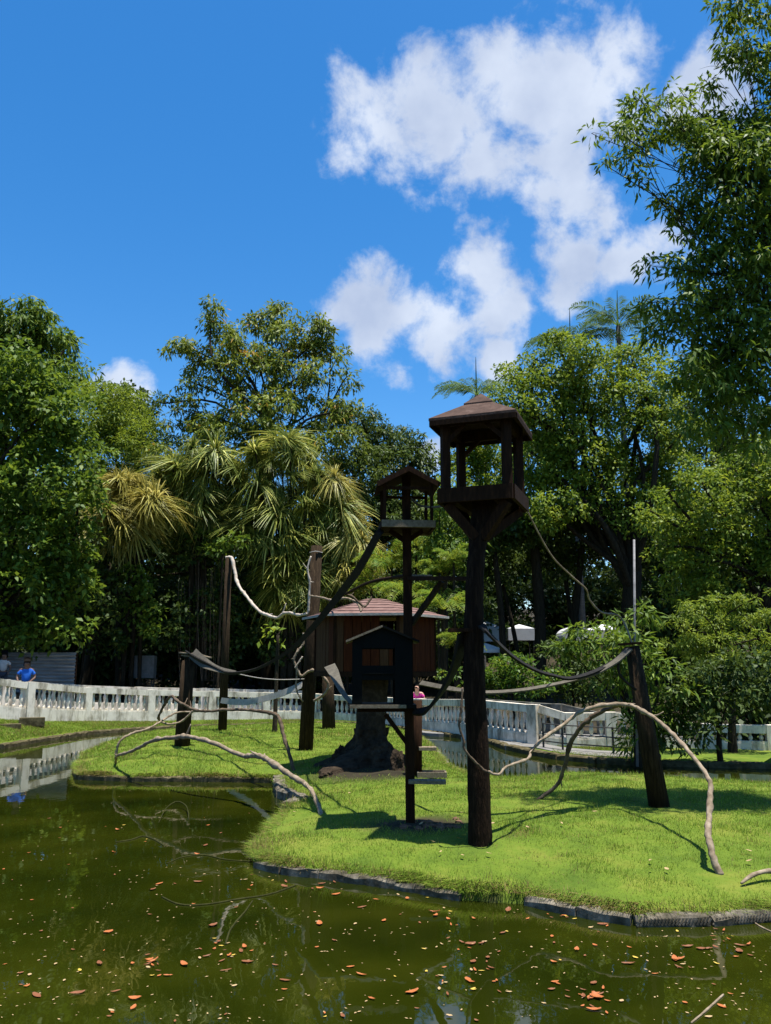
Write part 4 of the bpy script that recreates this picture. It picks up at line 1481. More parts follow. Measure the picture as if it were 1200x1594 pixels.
def branch(name, label, pts, rad, mat='branch', cat='branch', jitter=0.10, seed=1, n=8):
    w = pathw(pts)
    rad = [x * 0.64 for x in rad] if isinstance(rad, list) else rad * 0.7
    rn = random.Random(seed * 7 + len(pts))
    p2, r2 = crom(w, rad, 6)
    rb = sum(r2) / len(r2)
    natural = cat in ('branch', 'vine')
    if natural:
        for q in range(1, len(p2) - 1):
            p2[q] = p2[q] + Vector((rn.uniform(-1, 1), rn.uniform(-1, 1), rn.uniform(-1, 1))) * rb * 0.22
            r2[q] *= rn.uniform(0.86, 1.12) * (1.35 if rn.random() < 0.10 else 1.0)
    mb = MB().tube(p2, r2, n, 1, jitter, seed)
    if natural:
        for q in range(max(2, len(p2) // 16)):
            a = rn.randrange(3, len(p2) - 3)
            d = (p2[a + 1] - p2[a - 1]).normalized() * rn.choice((-1, 1)) + Vector((rn.uniform(-1, 1), rn.uniform(-.6, .6), rn.uniform(0.1, 1)))
            ln = rb * rn.uniform(2.5, 8)
            mb.tube([p2[a], p2[a] + d.normalized() * ln * 0.5, p2[a] + d.normalized() * ln + Vector((0, 0, ln * rn.uniform(-.2, .3)))], [r2[a] * 0.6, r2[a] * 0.42, r2[a] * 0.2], 6, 2)
    return tag(mb.build(name, mat, None, True, loc=w[0]), label, cat)


def strap(name, label, pts, width, mat, side=(0, 1, 0.15), twist=0.0, cat='strap', thick=0.014):
    w = pathw(pts)
    return tag(MB().ribbon(w, width, thick, 6, side, twist).build(name, mat, None, loc=w[0]), label, cat)

e1 = GI(500, 1268)
e2 = GI(180, 1188)
ya, yz = e1.y, e2.y
seq = [(180, 1189), (182, 1177), (200, 1171), (220, 1162), (240, 1152), (277, 1147), (300, 1148), (333, 1157), (377, 1176), (400, 1176), (420, 1185), (450, 1205), (480, 1225), (494, 1250), (500, 1272)]
ys = np.linspace(yz, ya, len(seq))
branch('fallen_branch', 'long pale arching branch planted on the turf and reaching out over the water edge', [(a, b, y) for (a, b), y in zip(seq, ys)], [0.04, 0.05, 0.06, 0.06, 0.07, 0.075, 0.08, 0.05, 0.055])
branch('fallen_branch', 'thin pale branch curving up from the far tip of the long arching branch', [(180, 1187, yz), (181, 1173, yz), (187, 1153, yz), (207, 1141, yz + .2), (233, 1133, yz + .5), (260, 1117, 20.2), (277, 1109, 20.5), (300, 1108, 20.6), (333, 1107, 20.6), (351, 1106, 20.7)],
       [0.045, 0.042, 0.04, 0.035, 0.03, 0.022])
eb = GI(458, 1201)
seq = [(248, 1121), (247, 1115), (255, 1099), (265, 1084), (275, 1090), (286, 1097), (304, 1105), (324, 1107), (351, 1105), (387, 1105), (410, 1108), (428, 1112), (435, 1119), (441, 1144), (448, 1166), (458, 1203)]
ys = np.linspace(20.2, eb.y, len(seq))
branch('angled_branch', 'brown angled branch running from the leaning stump to a foot on the turf', [(a, b, y) for (a, b), y in zip(seq, ys)], [0.045, 0.05, 0.05, 0.05, 0.055, 0.065, 0.06], 'vine')
branch('looped_branch', 'short looped branch curling below the angled branch at the leaning stump', [(248, 1121, 20.2), (256, 1126, 20.2), (268, 1127, 20.2), (282, 1123, 20.3), (295, 1112, 20.3), (302, 1105, 20.3)], 0.035, 'branch')
# right-hand arches
ea = GI(1121, 1361)
ys = [10.05, 10.1, 10.4, 11.0, 11.3, 11.6, 12.0, 12.1, 12.15, 12.2, 12.1, 11.6, 11.0, 10.5, 10.0, 9.85, 9.6, 9.4, 9.2, ea.y]
seq = [(760, 1201), (775, 1206), (789, 1193), (820, 1182), (828, 1168), (844, 1151), (881, 1125), (899, 1111), (925, 1100), (965, 1096), (991, 1102), (1024, 1122), (1053, 1149), (1079, 1179), (1103, 1212), (1106, 1230), (1104, 1267), (1102, 1296), (1108, 1329), (1122, 1364)]
branch('arched_branch', 'long pale arched branch spanning the right-hand turf in front of the leaning post', [(a, b, y) for (a, b), y in zip(seq, ys)], [0.022, 0.024, 0.03, 0.035, 0.045, 0.05, 0.045, 0.045, 0.04, 0.05, 0.055, 0.06])
e3 = GI(835, 1245)
branch('arched_branch', 'darker arched branch bending from the leaning post down to the turf', [(966, 1097, 12.3), (929, 1111, 12.5), (907, 1129, 12.6), (888, 1157, 12.8), (880, 1190, 12.9), (866, 1223, e3.y), (833, 1247, e3.y)], [0.04, 0.05, 0.052, 0.055, 0.05, 0.045, 0.035], 'vine')
branch('hanging_vine', 'thin vine hanging down the tall tower trunk and joining the pale arch', [(720, 1070, YB - .22), (718, 1103, YB - .25), (715, 1130, YB - .25), (722, 1153, YB - .25), (724, 1168, YB - .25), (750, 1196, YB - .2), (762, 1202, 10.05)], [0.022, 0.024, 0.024, 0.02], 'vine', 'vine')
branch('rope_vine', 'pale rope drooping from the tower cabin corner toward the right-hand bush', [(807, 766, 10.75), (833, 820, 11.0), (860, 867, 11.5), (890, 897, 12), (912, 917, 12.4), (918, 934, 12.6), (936, 953, 12.8), (966, 961, 13.2), (985, 1004, 12.7)], [0.015, 0.018, 0.02, 0.026, 0.022], 'branch', 'rope')
branch('slack_rope', 'slack rope between the small gabled cage and the tower braces', [(637, 773, YM), (650, 785, YM), (665, 789, YM - .2), (681, 789, YM - .5), (696, 786, YB + .2), (712, 779, YB)], 0.022, 'strapgrey', 'rope')
branch('bent_pole', 'thin dark pole bowing from the hut roof to the cage post', [(538, 925, 15.3), (552, 917, 14.6), (580, 905, 13.2), (627, 897, YM + .1), (636, 897, YM)], [0.035, 0.04, 0.045, 0.045], 'darkwood', 'pole')
branch('twisted_branch', 'dark twisted twig lying on the faded red hut roof', [(534, 923, 15.3), (550, 930, 15.3), (566, 944, 15.3), (573, 938, 15.35), (579, 929, 15.4)], [0.03, 0.035, 0.03], 'vine', 'branch')
branch('twisted_branch', 'pale forked twig poking over the left edge of the hut roof', [(481, 927, 19.9), (500, 930, 18.4), (520, 935, 16.8), (530, 932, 15.6), (543, 932, 15.4), (557, 940, 15.3), (562, 952, 15.2)], [0.03, 0.035, 0.03], 'branch', 'branch')
# bleached branch from the left post to the tallest post
branch('bleached_branch', 'bleached crooked branch sagging between the two tall log posts', [(352, 868, left_base.y), (361, 869, left_base.y - .1), (365, 888, left_base.y - .3), (370, 908, left_base.y - .6), (385, 930, 25.5), (402, 950, 24.3), (418, 958, 23.4), (432, 962, 22.4), (442, 955, 22), (452, 954, 21.5), (462, 957, 21), (478, 956, pb.y - .2)],
       [0.085, 0.09, 0.08, 0.07, 0.065, 0.06, 0.05], 'whitebranch', seed=5)
branch('bleached_branch', 'bleached upright branch tied along the upper half of the tallest log post', [(484, 866, pb.y - .2), (479, 886, pb.y - .22), (482, 905, pb.y - .22), (481, 930, pb.y - .22), (480, 950, pb.y - .22), (477, 956, pb.y - .22)], [0.035, 0.045, 0.045, 0.05], 'whitebranch', seed=6)
branch('curled_branch', 'pale knotted branch coiled round the middle of the tallest log post', [(472, 985, pb.y - .25), (472, 1002, pb.y - .25), (465, 1012, pb.y - .28), (458, 1024, pb.y - .28), (460, 1036, pb.y - .28), (469, 1052, pb.y - .28), (480, 1045, pb.y - .28), (492, 1044, pb.y - .35), (504, 1054, pb.y - .4), (511, 1066, pb.y - .4), (505, 1080, pb.y - .35), (488, 1091, pb.y - .2)],
       [0.04, 0.045, 0.05, 0.055, 0.05, 0.045], 'branch', seed=7)
branch('curled_branch', 'thin drooping twig hanging left of the tallest log post', [(462, 1034, pb.y - .25), (462, 1052, pb.y - .25), (461, 1072, pb.y - .25), (467, 1086, pb.y - .25), (472, 1092, pb.y - .2)], [0.03, 0.035, 0.03], 'branch', seed=8)
branch('curled_branch', 'short pale twig crossing the coil on the tallest log post', [(471, 1022, pb.y - .3), (464, 1032, pb.y - .3), (459, 1040, pb.y - .3)], [0.03, 0.025], 'whitebranch', seed=9)
# straps
strap('hanging_strap', 'wide dark strap slung from the leaning stump up to the small cage', [(292, 1017, ps.y), (312, 1029, 20.6), (340, 1043, 20), (360, 1048, 19.4), (400, 1041, 18), (450, 1013, 16.5), (484, 980, 15.3), (533, 920, 13.6), (560, 883, 12.3), (586, 836, 11.3), (594, 826, YM - .2)],
      [0.20, 0.16, 0.08, 0.05, 0.07, 0.12, 0.13, 0.11, 0.08], 'strapdark', side=(-0.7, 0.25, 0.7), thick=0.03)
strap('hanging_strap', 'short grey webbing hammock sagging from the leaning stump board', [(300, 1017, ps.y - .2), (318, 1032, 20.5), (340, 1042, 20), (366, 1047, 19.5)], [0.30, 0.26, 0.16, 0.1], 'strapgrey', side=(0, 0.8, 0.7))
branch('thin_line', 'thin pale line from the webbing hammock to the tallest log post', [(366, 1048, 19.6), (400, 1055, 19.7), (435, 1058, 19.9), (474, 1057, pb.y - .1)], 0.016, 'straplight', 'line')
strap('flat_strap', 'flat pale strap sagging between the two tall log posts in front of the balustrade', [(344, 1090, left_base.y - .1), (368, 1093, 25), (390, 1092, 24), (421, 1085, 22.5), (445, 1077, 21.3), (470, 1066, pb.y - .1)], 0.18, 'straplight', side=(0, .45, 0.9))
strap('flat_strap', 'pale strip of webbing dropping from the hut floor to the box hut corner', [(513, 1036, 14.5), (519, 1046, 14.0), (526, 1062, 13.2), (535, 1080, 12.2), (552, 1100, YM - .1)], [0.20, 0.17, 0.08, 0.05], 'strapgrey', side=(.8, .4, 0.4))
strap('hanging_strap', 'thick dark fire hose looping from the box hut floor to the tall tower', [(643, 1108, YM - .1), (655, 1108, YM - .15), (668, 1102, YM - .25), (690, 1073, YM - .5), (707, 1040, YB + .4), (718, 1005, YB + .1), (722, 985, YB)], [0.08, 0.12, 0.16, 0.19, 0.21, 0.2], 'strapdark', side=(0.6, .2, 0.6), thick=0.04)
strap('hanging_strap', 'dark strap sagging from the tall tower trunk to the leaning log post', [(748, 972, YB - .05), (760, 986, 10.1), (797, 1021, 10.6), (833, 1043, 11.1), (863, 1052, 11.5), (888, 1056, 11.8), (925, 1046, 12.2), (958, 1028, 12.4), (978, 1009, YR - .1)], [0.10, 0.11, 0.07, 0.05, 0.05, 0.07, 0.10, 0.12], 'strapdark', side=(0.1, .9, 0.35), thick=0.03)
strap('flat_strap', 'grey strap running from behind the box hut past the tower to the leaning log post', [(655, 1063, 13), (690, 1070, 12.4), (720, 1075, 12.0), (760, 1078, 11.9), (815, 1074, 11.9), (870, 1064, 12.0), (900, 1056, 12.1), (930, 1046, 12.25), (958, 1030, 12.3), (980, 1010, YR - .14)], [0.08, 0.07, 0.07, 0.07, 0.06, 0.08, 0.10, 0.11], 'strapgrey', side=(0.0, .85, 0.5), thick=0.025)
branch('short_loop', 'short dark loop of rope hanging on the leaning log post', [(972, 1010, YR - .12), (963, 1030, YR - .2), (964, 1048, YR - .2), (975, 1062, YR - .15), (990, 1074, YR - .1)], 0.028, 'strapdark', 'rope')

# waterlogged branches lying at the surface of the pond
for k, (lab, pts, r_) in enumerate([
        ('algae-green branch half sunk in the pond, curved like a bow', [(180, 1311), (205, 1307), (222, 1302), (240, 1307), (258, 1318)], 0.022),
        ('algae-green branch arching just clear of the pond surface', [(247, 1280), (258, 1264), (275, 1257), (290, 1262), (294, 1276)], 0.018),
        ('long straggling algae-green branch floating beside the island point', [(260, 1344), (285, 1334), (318, 1331), (350, 1338), (392, 1341)], 0.018),
        ('forked algae-green branch floating below the island point', [(252, 1396), (280, 1408), (320, 1408), (370, 1400), (420, 1392), (460, 1378)], 0.02),
        ('algae-green side shoot of the forked floating branch', [(393, 1402), (382, 1418), (370, 1432), (358, 1448), (351, 1470)], 0.018),
        ('straight pale stick floating at the foot of the sky reflection', [(1076, 1592), (1100, 1572), (1126, 1548)], 0.014),
        ('thin pale stick floating by the combed rim', [(1168, 1432), (1185, 1443), (1205, 1452)], 0.014)]):
    w = [G(a, b, 0.004) for a, b in pts]
    if k == 1:
        for i, p in enumerate(w):
            p.z = [0, 0.06, 0.1, 0.07, 0][i]
    tag(MB().tube(w, [r_ * .4, r_ * .62, r_ * .5], 6, 5, 0.15, k).build('floating_branch', 'algae' if k < 5 else 'branch', None, True, loc=w[0]), lab, 'branch')

# ------------------------------------------------------------------ corrugated fence, box, tents, metal stake behind
def corrugated(name, label, px0, px1, py0, py1, Y, rot=0.0):
    a, b = P(px0, py1, Y), P(px1, py1, Y - 0.3)
    H = P(px0, py0, Y).z - a.z
    n = 60
    vs, fs = [], []
    d = (b - a).normalized()
    nn_ = Vector((d.y, -d.x, 0))
    for i in range(n + 1):
        z = a.z + H * i / n
        o = nn_ * (0.05 * math.sin(i / n * 2 * math.pi * 11))
        for p in (a, b):
            vs.append((p.x + o.x, p.y + o.y, z))
    for i in range(n):
        fs.append((2 * i, 2 * i + 1, 2 * i + 3, 2 * i + 2))
    me = bpy.data.meshes.new(name)
    me.from_pydata(vs, [], fs)
    me.materials.append(MT['zinc'])
    me.polygons.foreach_set('use_smooth', [True] * len(me.polygons))
    root = empty(name, a, label, 'fence')
    o = link('sheet', me, root, (0, 0, 0))
    sd = o.modifiers.new('thick', 'SOLIDIFY')
    sd.thickness = 0.006
    for p in (a, b):
        MB().bar(Vector((p.x, p.y + 0.08, a.z - 0.4)), Vector((p.x, p.y + 0.08, a.z + H)), 0.07, 0.07).build('post', 'darkwood', root)
    return root

corrugated('corrugated_fence', 'grey corrugated metal fence standing in shade behind the blue-shirted man', -40, 114, 1016, 1078, 34.5)
c = P(222, 1055, 39.5)
bx = empty('cabinet', (c.x, c.y, 0.6), 'pale grey board cabinet on legs in the deep shade behind the walkway', 'cabinet')
m_ = M(222, 1040, 39.5)
MB().box((c.x, c.y, P(222, 1038, 39.5).z), (37 * m_, 0.5, 34 * m_)).build('body', 'greybox', bx)
for (sx, sz) in ((-1, 0), (1, 0), (0, 1), (0, -1)):
    MB().box((c.x + sx * 18 * m_, c.y - 0.26, P(222, 1038, 39.5).z + sz * 16 * m_), (0.06 if sx else 36 * m_ - .07, 0.03, 0.06 if sz else 34 * m_), None).build('frame_strip', 'greybox', bx)
for sx in (-1, 1):
    for sy in (-1, 1):
        MB().box((c.x + sx * 16 * m_, c.y + sy * 0.2, 0.95), (0.06, 0.06, 1.5)).build('leg', 'metal', bx)

def tent(label, px, py_top, py_eave, w_px, Y, val=8, peak=True):
    m_ = M(px, py_eave, Y)
    e = P(px, py_eave, Y)
    half = w_px * m_ / 2
    root = empty('canopy_tent', (e.x, e.y, 1.0), label, 'tent')
    zt = P(px, py_top, Y).z
    mb = MB()
    if peak:
        hip(mb, lambda x, y, z: Vector((e.x + x, e.y + y, z)), half, e.z, zt, 0.02, 0.03)
    else:
        n = 10
        vs, fs = [], []
        for i in range(n + 1):
            t = math.pi * i / n
            for y in (-half, half):
                vs.append((e.x - half * math.cos(t), e.y + y, e.z + (zt - e.z) * math.sin(t)))
        for i in range(n):
            fs.append((2 * i, 2 * i + 2, 2 * i + 3, 2 * i + 1))
        fs.append(tuple(2 * i for i in range(n + 1)))
        mb.add(vs, fs)
    mb.build('canopy', 'canvas', root)
    vh = val * m_
    for sy in (-1, 1):
        MB().box((e.x, e.y + sy * half, e.z - vh / 2 - 0.002), (2 * half, 0.015, vh)).build('valance', 'canvas', root)
    for sx in (-1, 1):
        MB().box((e.x + sx * half, e.y, e.z - vh / 2 - 0.002), (0.015, 2 * half - 0.03, vh)).build('valance', 'canvas', root)
        for sy in (-1, 1):
            MB().bar(Vector((e.x + sx * (half - .05), e.y + sy * (half - .05), 0.6)), Vector((e.x + sx * (half - .05), e.y + sy * (half - .05), e.z)), 0.05, 0.05).build('leg', 'metal', root)
    return root

tent('white canopy tent with tall side curtain seen right of the tower trunk', 756, 967, 979, 52, 44, 20)
tent('small white canopy tent with low peak below the taller curtained tent', 755, 1001, 1011, 50, 40, 5)
tent('white round-topped canopy tent between dark tree trunks', 893, 976, 990, 46, 46, 9, False)
tent('white canopy tent partly hidden by a dark tree trunk', 808, 972, 979, 40, 46, 18)
tent('long white canopy tent at the bushes behind the leaning log post', 938, 972, 982, 62, 47, 12)

stb = P(988, 1120, 19.8)
stb.z = 0.05
o = MB().tube([stb, P(988, 985, 19.8), P(987, 840, 19.8)], [0.035, 0.03, 0.028], 8, 1).build('metal_stake', 'zinc', None, True, loc=stb)
tag(o, 'slim grey metal pole rising out of the long-leaved bush', 'pole')

# ------------------------------------------------------------------ people
def person(label, px, Y, zfoot, height, face, shirt, skin, hair, arms, lean=0.0, long_hair=False, scale_w=1.0):
    base = P(px, 1035, Y)
    base.z = zfoot
    root = empty('person', base, label, 'person')
    s = height / 1.72
    Mx = Matrix.Rotation(face, 4, 'Z')

    def skin_mesh(name, verts, edges, mat, sub=2, root_i=0, parent=root):
        bm = bmesh.new()
        ly = bm.verts.layers.skin.verify()
        bv = []
        for (co, r) in verts:
            v_ = bm.verts.new(Mx @ (Vector(co) * s))
            v_[ly].radius = (r * s, r * s)
            bv.append(v_)
        bv[root_i][ly].use_root = True
        for a, b in edges:
            bm.edges.new((bv[a], bv[b]))
        me = bpy.data.meshes.new(name)
        bm.to_mesh(me)
        bm.free()
        me.materials.append(MT[mat])
        o = link(name, me, parent)
        o.modifiers.new('skin', 'SKIN').use_smooth_shade = True
        sb = o.modifiers.new('smooth', 'SUBSURF')
        sb.levels = sb.render_levels = sub
        return o
    ly_ = lean
    V = [((0, 0, 0.95), 0.115), ((0, -0.02 * ly_, 1.12), 0.11), ((0, -0.10 * ly_, 1.33), 0.125), ((0, -0.13 * ly_, 1.46), 0.062), ((0, -0.15 * ly_ - 0.01, 1.56), 0.1), ((0, -0.16 * ly_, 1.64), 0.11), ((0, -0.16 * ly_ + 0.01, 1.675), 0.06)]
    E = [(0, 1), (1, 2), (2, 3), (3, 4), (4, 5), (5, 6)]
    # nose
    V.append(((0, -0.16 * ly_ - 0.105, 1.585), 0.014))
    E.append((4, 7))
    SH = []
    for sx, (el, wr_) in zip((-1, 1), arms):
        i0 = len(V)
        sh_ = (sx * 0.185 * scale_w, -0.10 * ly_, 1.40)
        V += [(sh_, 0.058), (el, 0.044), (wr_, 0.03)]
        E += [(2, i0), (i0, i0 + 1), (i0 + 1, i0 + 2)]
        d = (Vector(wr_) - Vector(el)).normalized()
        sd = d.cross(Vector((0, 0, 1))).normalized()
        palm = Vector(wr_) + d * 0.07
        V.append((tuple(palm), 0.03))
        E.append((i0 + 2, i0 + 3))
        for q, (o_s, ln) in enumerate(((-0.028, .075), (-0.01, .09), (0.01, .085), (0.028, .065))):
            V.append((tuple(palm + sd * o_s + d * ln + Vector((0, 0, -0.02))), 0.009))
            E.append((i0 + 3, len(V) - 1))
        V.append((tuple(Vector(wr_) + d * 0.05 + sd * (0.06 * sx)), 0.011))
        E.append((i0 + 2, len(V) - 1))
        SH.append((sh_, el))
    for sx in (-1, 1):
        i0 = len(V)
        V += [((sx * 0.09, 0, 0.88), 0.085), ((sx * 0.10, -0.01, 0.50), 0.058), ((sx * 0.10, 0.02, 0.09), 0.042), ((sx * 0.11, -0.13, 0.035), 0.036)]
        E += [(0, i0), (i0, i0 + 1), (i0 + 1, i0 + 2), (i0 + 2, i0 + 3)]
    body = skin_mesh('body', V, E, skin)
    VS = [((0, 0, 0.93), 0.15 * scale_w), ((0, -0.02 * ly_, 1.12), 0.14 * scale_w), ((0, -0.09 * ly_, 1.30), 0.15 * scale_w), ((0, -0.11 * ly_, 1.43), 0.078)]
    ES = [(0, 1), (1, 2), (2, 3)]
    for sx, (a, el) in zip((-1, 1), SH):
        i0 = len(VS)
        m1 = Vector(a).lerp(Vector(el), 0.72)
        VS += [((a[0] * 0.92, a[1], a[2] - 0.035), 0.072), (tuple(m1), 0.066)]
        ES += [(2, i0), (i0, i0 + 1)]
    skin_mesh('shirt', VS, ES, shirt)
    VT = [((0, 0.0, 0.94), 0.135 * scale_w)]
    ET = []
    for sx in (-1, 1):
        i0 = len(VT)
        VT += [((sx * 0.09, 0, 0.86), 0.1), ((sx * 0.10, -0.01, 0.50), 0.078), ((sx * 0.10, 0.02, 0.12), 0.066)]
        ET += [(0, i0), (i0, i0 + 1), (i0 + 1, i0 + 2)]
    skin_mesh('trousers', VT, ET, 'trouser')
    VH = [((0, -0.15 * ly_ + 0.03, 1.665), 0.118), ((0, -0.15 * ly_ - 0.02, 1.73), 0.10), ((0, -0.15 * ly_ + 0.065, 1.57), 0.10)]
    EH = [(0, 1), (0, 2)]
    if long_hair:
        VH += [((0.02, -0.1 * ly_ + 0.09, 1.44), 0.085), ((0.03, -0.08 * ly_ + 0.11, 1.30), 0.06), ((-0.08, -0.15 * ly_, 1.56), 0.035), ((0.08, -0.15 * ly_, 1.56), 0.035)]
        EH += [(2, 3), (3, 4), (0, 5), (0, 6)]
    skin_mesh('hair', VH, EH, hair)
    for sx in (-1, 1):
        bm = bmesh.new()
        bmesh.ops.create_uvsphere(bm, u_segments=6, v_segments=5, radius=0.012 * s)
        me = bpy.data.meshes.new('eye')
        bm.to_mesh(me)
        bm.free()
        me.materials.append(MT['hair'])
        e = link('eye', me, body)
        e.location = Mx @ (Vector((sx * 0.034, -0.16 * ly_ - 0.083, 1.615)) * s)
    return root

zz = walk_z(42, 29.5)
top_man = P(42, 1027, 29.5).z
person('dark-skinned person in a bright blue T-shirt leaning on the balustrade', 42, 29.5, top_man - 1.74, 1.72, R(25), 'shirt_blue', 'skin', 'hair',
       [((-0.30, -0.05, 1.12), (-0.26, -0.26, 0.98)), ((0.30, -0.05, 1.12), (0.16, -0.30, 0.99))], 0.5, scale_w=1.1)
top_w = P(650, 1066, 31.5).z
person('dark-haired person in a bright pink top resting both forearms on the balustrade', 651, 31.5, top_w - 1.62, 1.62, R(-20), 'shirt_pink', 'skin2', 'hair',
       [((-0.28, -0.12, 1.14), (-0.06, -0.34, 1.10)), ((0.30, -0.12, 1.14), (0.06, -0.34, 1.10))], 1.2, True, 1.05)
top_g = P(8, 1016, 32.4).z
person('person in a pale grey shirt in the shade beside the corrugated fence', 6, 32.4, top_g - 1.66, 1.66, R(15), 'shirt_grey', 'skin', 'hair',
       [((-0.26, -0.02, 1.12), (-0.24, -0.2, 0.95)), ((0.26, -0.02, 1.12), (0.24, -0.2, 0.95))], 0.2)

# ------------------------------------------------------------------ trees and plants
# 1 the broad-leaved tree over the left walkway
tree('broad_leaf_tree', 'broad-leaved dark tree overhanging the walkway and the blue-shirted man', 'tree', 34, -30,
     [(20, 585, 60, 50), (70, 640, 70, 60), (10, 690, 90, 70), (105, 700, 45, 55), (60, 760, 85, 70), (120, 780, 35, 50), (20, 840, 90, 70), (95, 850, 55, 60), (30, 920, 90, 60), (100, 925, 50, 45), (20, 985, 80, 30), (80, 985, 50, 22), (-70, 700, 90, 130), (-60, 900, 90, 110)],
     0.28, 0.18, 'leaf_mid', 31, 4.0, 0.35, 0.5, 0.35, per=26, flat=0.8)
tree('added_shade_canopy', 'added dark spreading tree shading the undergrowth between fence and leaning stump', 'tree', 42, 130,  # tree added to keep sun off the bushes behind the walkway
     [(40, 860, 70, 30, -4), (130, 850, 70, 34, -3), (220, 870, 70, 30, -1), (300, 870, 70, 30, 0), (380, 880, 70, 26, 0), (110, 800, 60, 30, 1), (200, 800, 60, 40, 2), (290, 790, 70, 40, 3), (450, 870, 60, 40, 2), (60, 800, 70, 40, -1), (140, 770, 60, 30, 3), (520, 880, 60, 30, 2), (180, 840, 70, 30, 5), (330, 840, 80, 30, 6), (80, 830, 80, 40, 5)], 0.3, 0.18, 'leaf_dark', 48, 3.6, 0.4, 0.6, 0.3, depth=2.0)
# 2 drooping-leaf tree high on the left
tree('drooping_tree', 'tall drooping-leaved tree showing above the broad-leaved tree', 'tree', 50, 10,
     [(20, 500, 60, 35), (70, 515, 45, 30), (15, 550, 60, 50), (85, 560, 45, 45), (105, 535, 20, 14), (60, 600, 70, 50), (115, 605, 32, 40), (-60, 540, 70, 80), (20, 660, 90, 60)], 0.5, 0.15, 'leaf_mid', 32, 4.5, 1.1, 0.7, 0.4)
# 3 feathery bright tree
tree('feathery_tree', 'feathery yellow-green tree between the drooping tree and the olive tree', 'tree', 46, 190,
     [(150, 650, 50, 50), (195, 650, 42, 45), (170, 710, 65, 55), (225, 700, 40, 45), (200, 755, 55, 40), (150, 770, 40, 40), (180, 800, 45, 30)], 0.26, 0.07, 'leaf_feather', 33, 4.0, 0.2, 0.6, 0.25, per=60, flat=0.8)
tree('dark_crown_tree', 'small dark round-crowned tree peeping over the feathery tree', 'tree', 53, 205,
     [(178, 618, 32, 22), (212, 636, 32, 24), (195, 670, 50, 40)], 0.3, 0.16, 'leaf_dark', 34, 4.5, 0.4, 0.5, 0.25)
# 4 the tall olive tree
tree('olive_tree', 'tall open-crowned olive-green tree behind the strap-leaved plants', 'tree', 45, 418,
     [(330, 495, 22, 22), (345, 525, 32, 24), (288, 538, 28, 16), (318, 560, 38, 22), (370, 545, 35, 30), (425, 500, 36, 24), (470, 512, 34, 22), (440, 540, 60, 30), (497, 528, 26, 22), (515, 552, 26, 16), (400, 580, 60, 28), (470, 585, 50, 28), (535, 592, 26, 16),
      (300, 595, 26, 16), (350, 605, 40, 24), (290, 640, 32, 20), (255, 628, 16, 14), (410, 635, 60, 34), (480, 640, 60, 34), (545, 640, 32, 22), (350, 660, 55, 34), (290, 670, 40, 28), (430, 690, 70, 40), (510, 690, 50, 36), (350, 710, 60, 36), (270, 710, 40, 30)],
     0.34, 0.12, 'leaf_olive', 35, 3.4, 0.9, 0.55, 0.32, shell=0.3, top_py=640)
tree('glossy_tree', 'dark glossy-leaved tree rising behind the small gabled cage', 'tree', 48, 590,
     [(560, 650, 26, 20), (575, 685, 40, 32), (620, 690, 42, 24), (648, 708, 24, 22), (600, 730, 60, 36), (650, 745, 26, 30), (550, 740, 50, 50), (620, 780, 50, 40), (570, 800, 60, 50), (640, 810, 40, 40)], 0.3, 0.12, 'leaf_dark', 36, 4.6, 0.8, 0.6, 0.35, tonebias=0.12)
# right-hand big tree
tree('dense_green_tree', 'huge dense bright green tree filling the right behind the tower cabin', 'tree', 38, 985,
     [(872, 545, 34, 22), (925, 555, 40, 24), (830, 572, 30, 20), (800, 590, 32, 22), (985, 565, 45, 32), (850, 600, 50, 32), (910, 605, 50, 34), (970, 620, 50, 36), (1030, 620, 45, 44), (800, 630, 30, 36), (850, 655, 50, 36), (920, 665, 60, 40), (990, 680, 55, 44), (1050, 690, 45, 50),
      (840, 715, 50, 40), (905, 730, 60, 44), (975, 745, 60, 46), (1040, 750, 50, 44), (830, 770, 40, 36), (870, 800, 45, 34), (1000, 800, 50, 36), (935, 790, 40, 24)],
     0.2, 0.12, 'leaf_bright', 37, 4.2, 0.4, 0.55, 0.55, per=60, top_py=880, depth=1.1)
tree('gap_tree', 'lighter green tree seen through the open tower cabin', 'tree', 46, 745,
     [(715, 725, 32, 30), (755, 690, 36, 32), (770, 730, 40, 36), (720, 770, 40, 36), (760, 790, 50, 40), (700, 830, 36, 40)], 0.22, 0.13, 'leaf_bright', 38, 4.4, 0.3, 0.5, 0.25, per=60)
tree('grey_green_tree', 'grey-green drooping shrub tree between cage and tower trunk', 'tree', 36, 690,
     [(690, 770, 26, 26), (700, 820, 34, 32), (680, 860, 30, 26), (712, 860, 26, 30)], 0.26, 0.1, 'leaf_mid', 39, 4.0, 0.9, 0.5, 0.18)
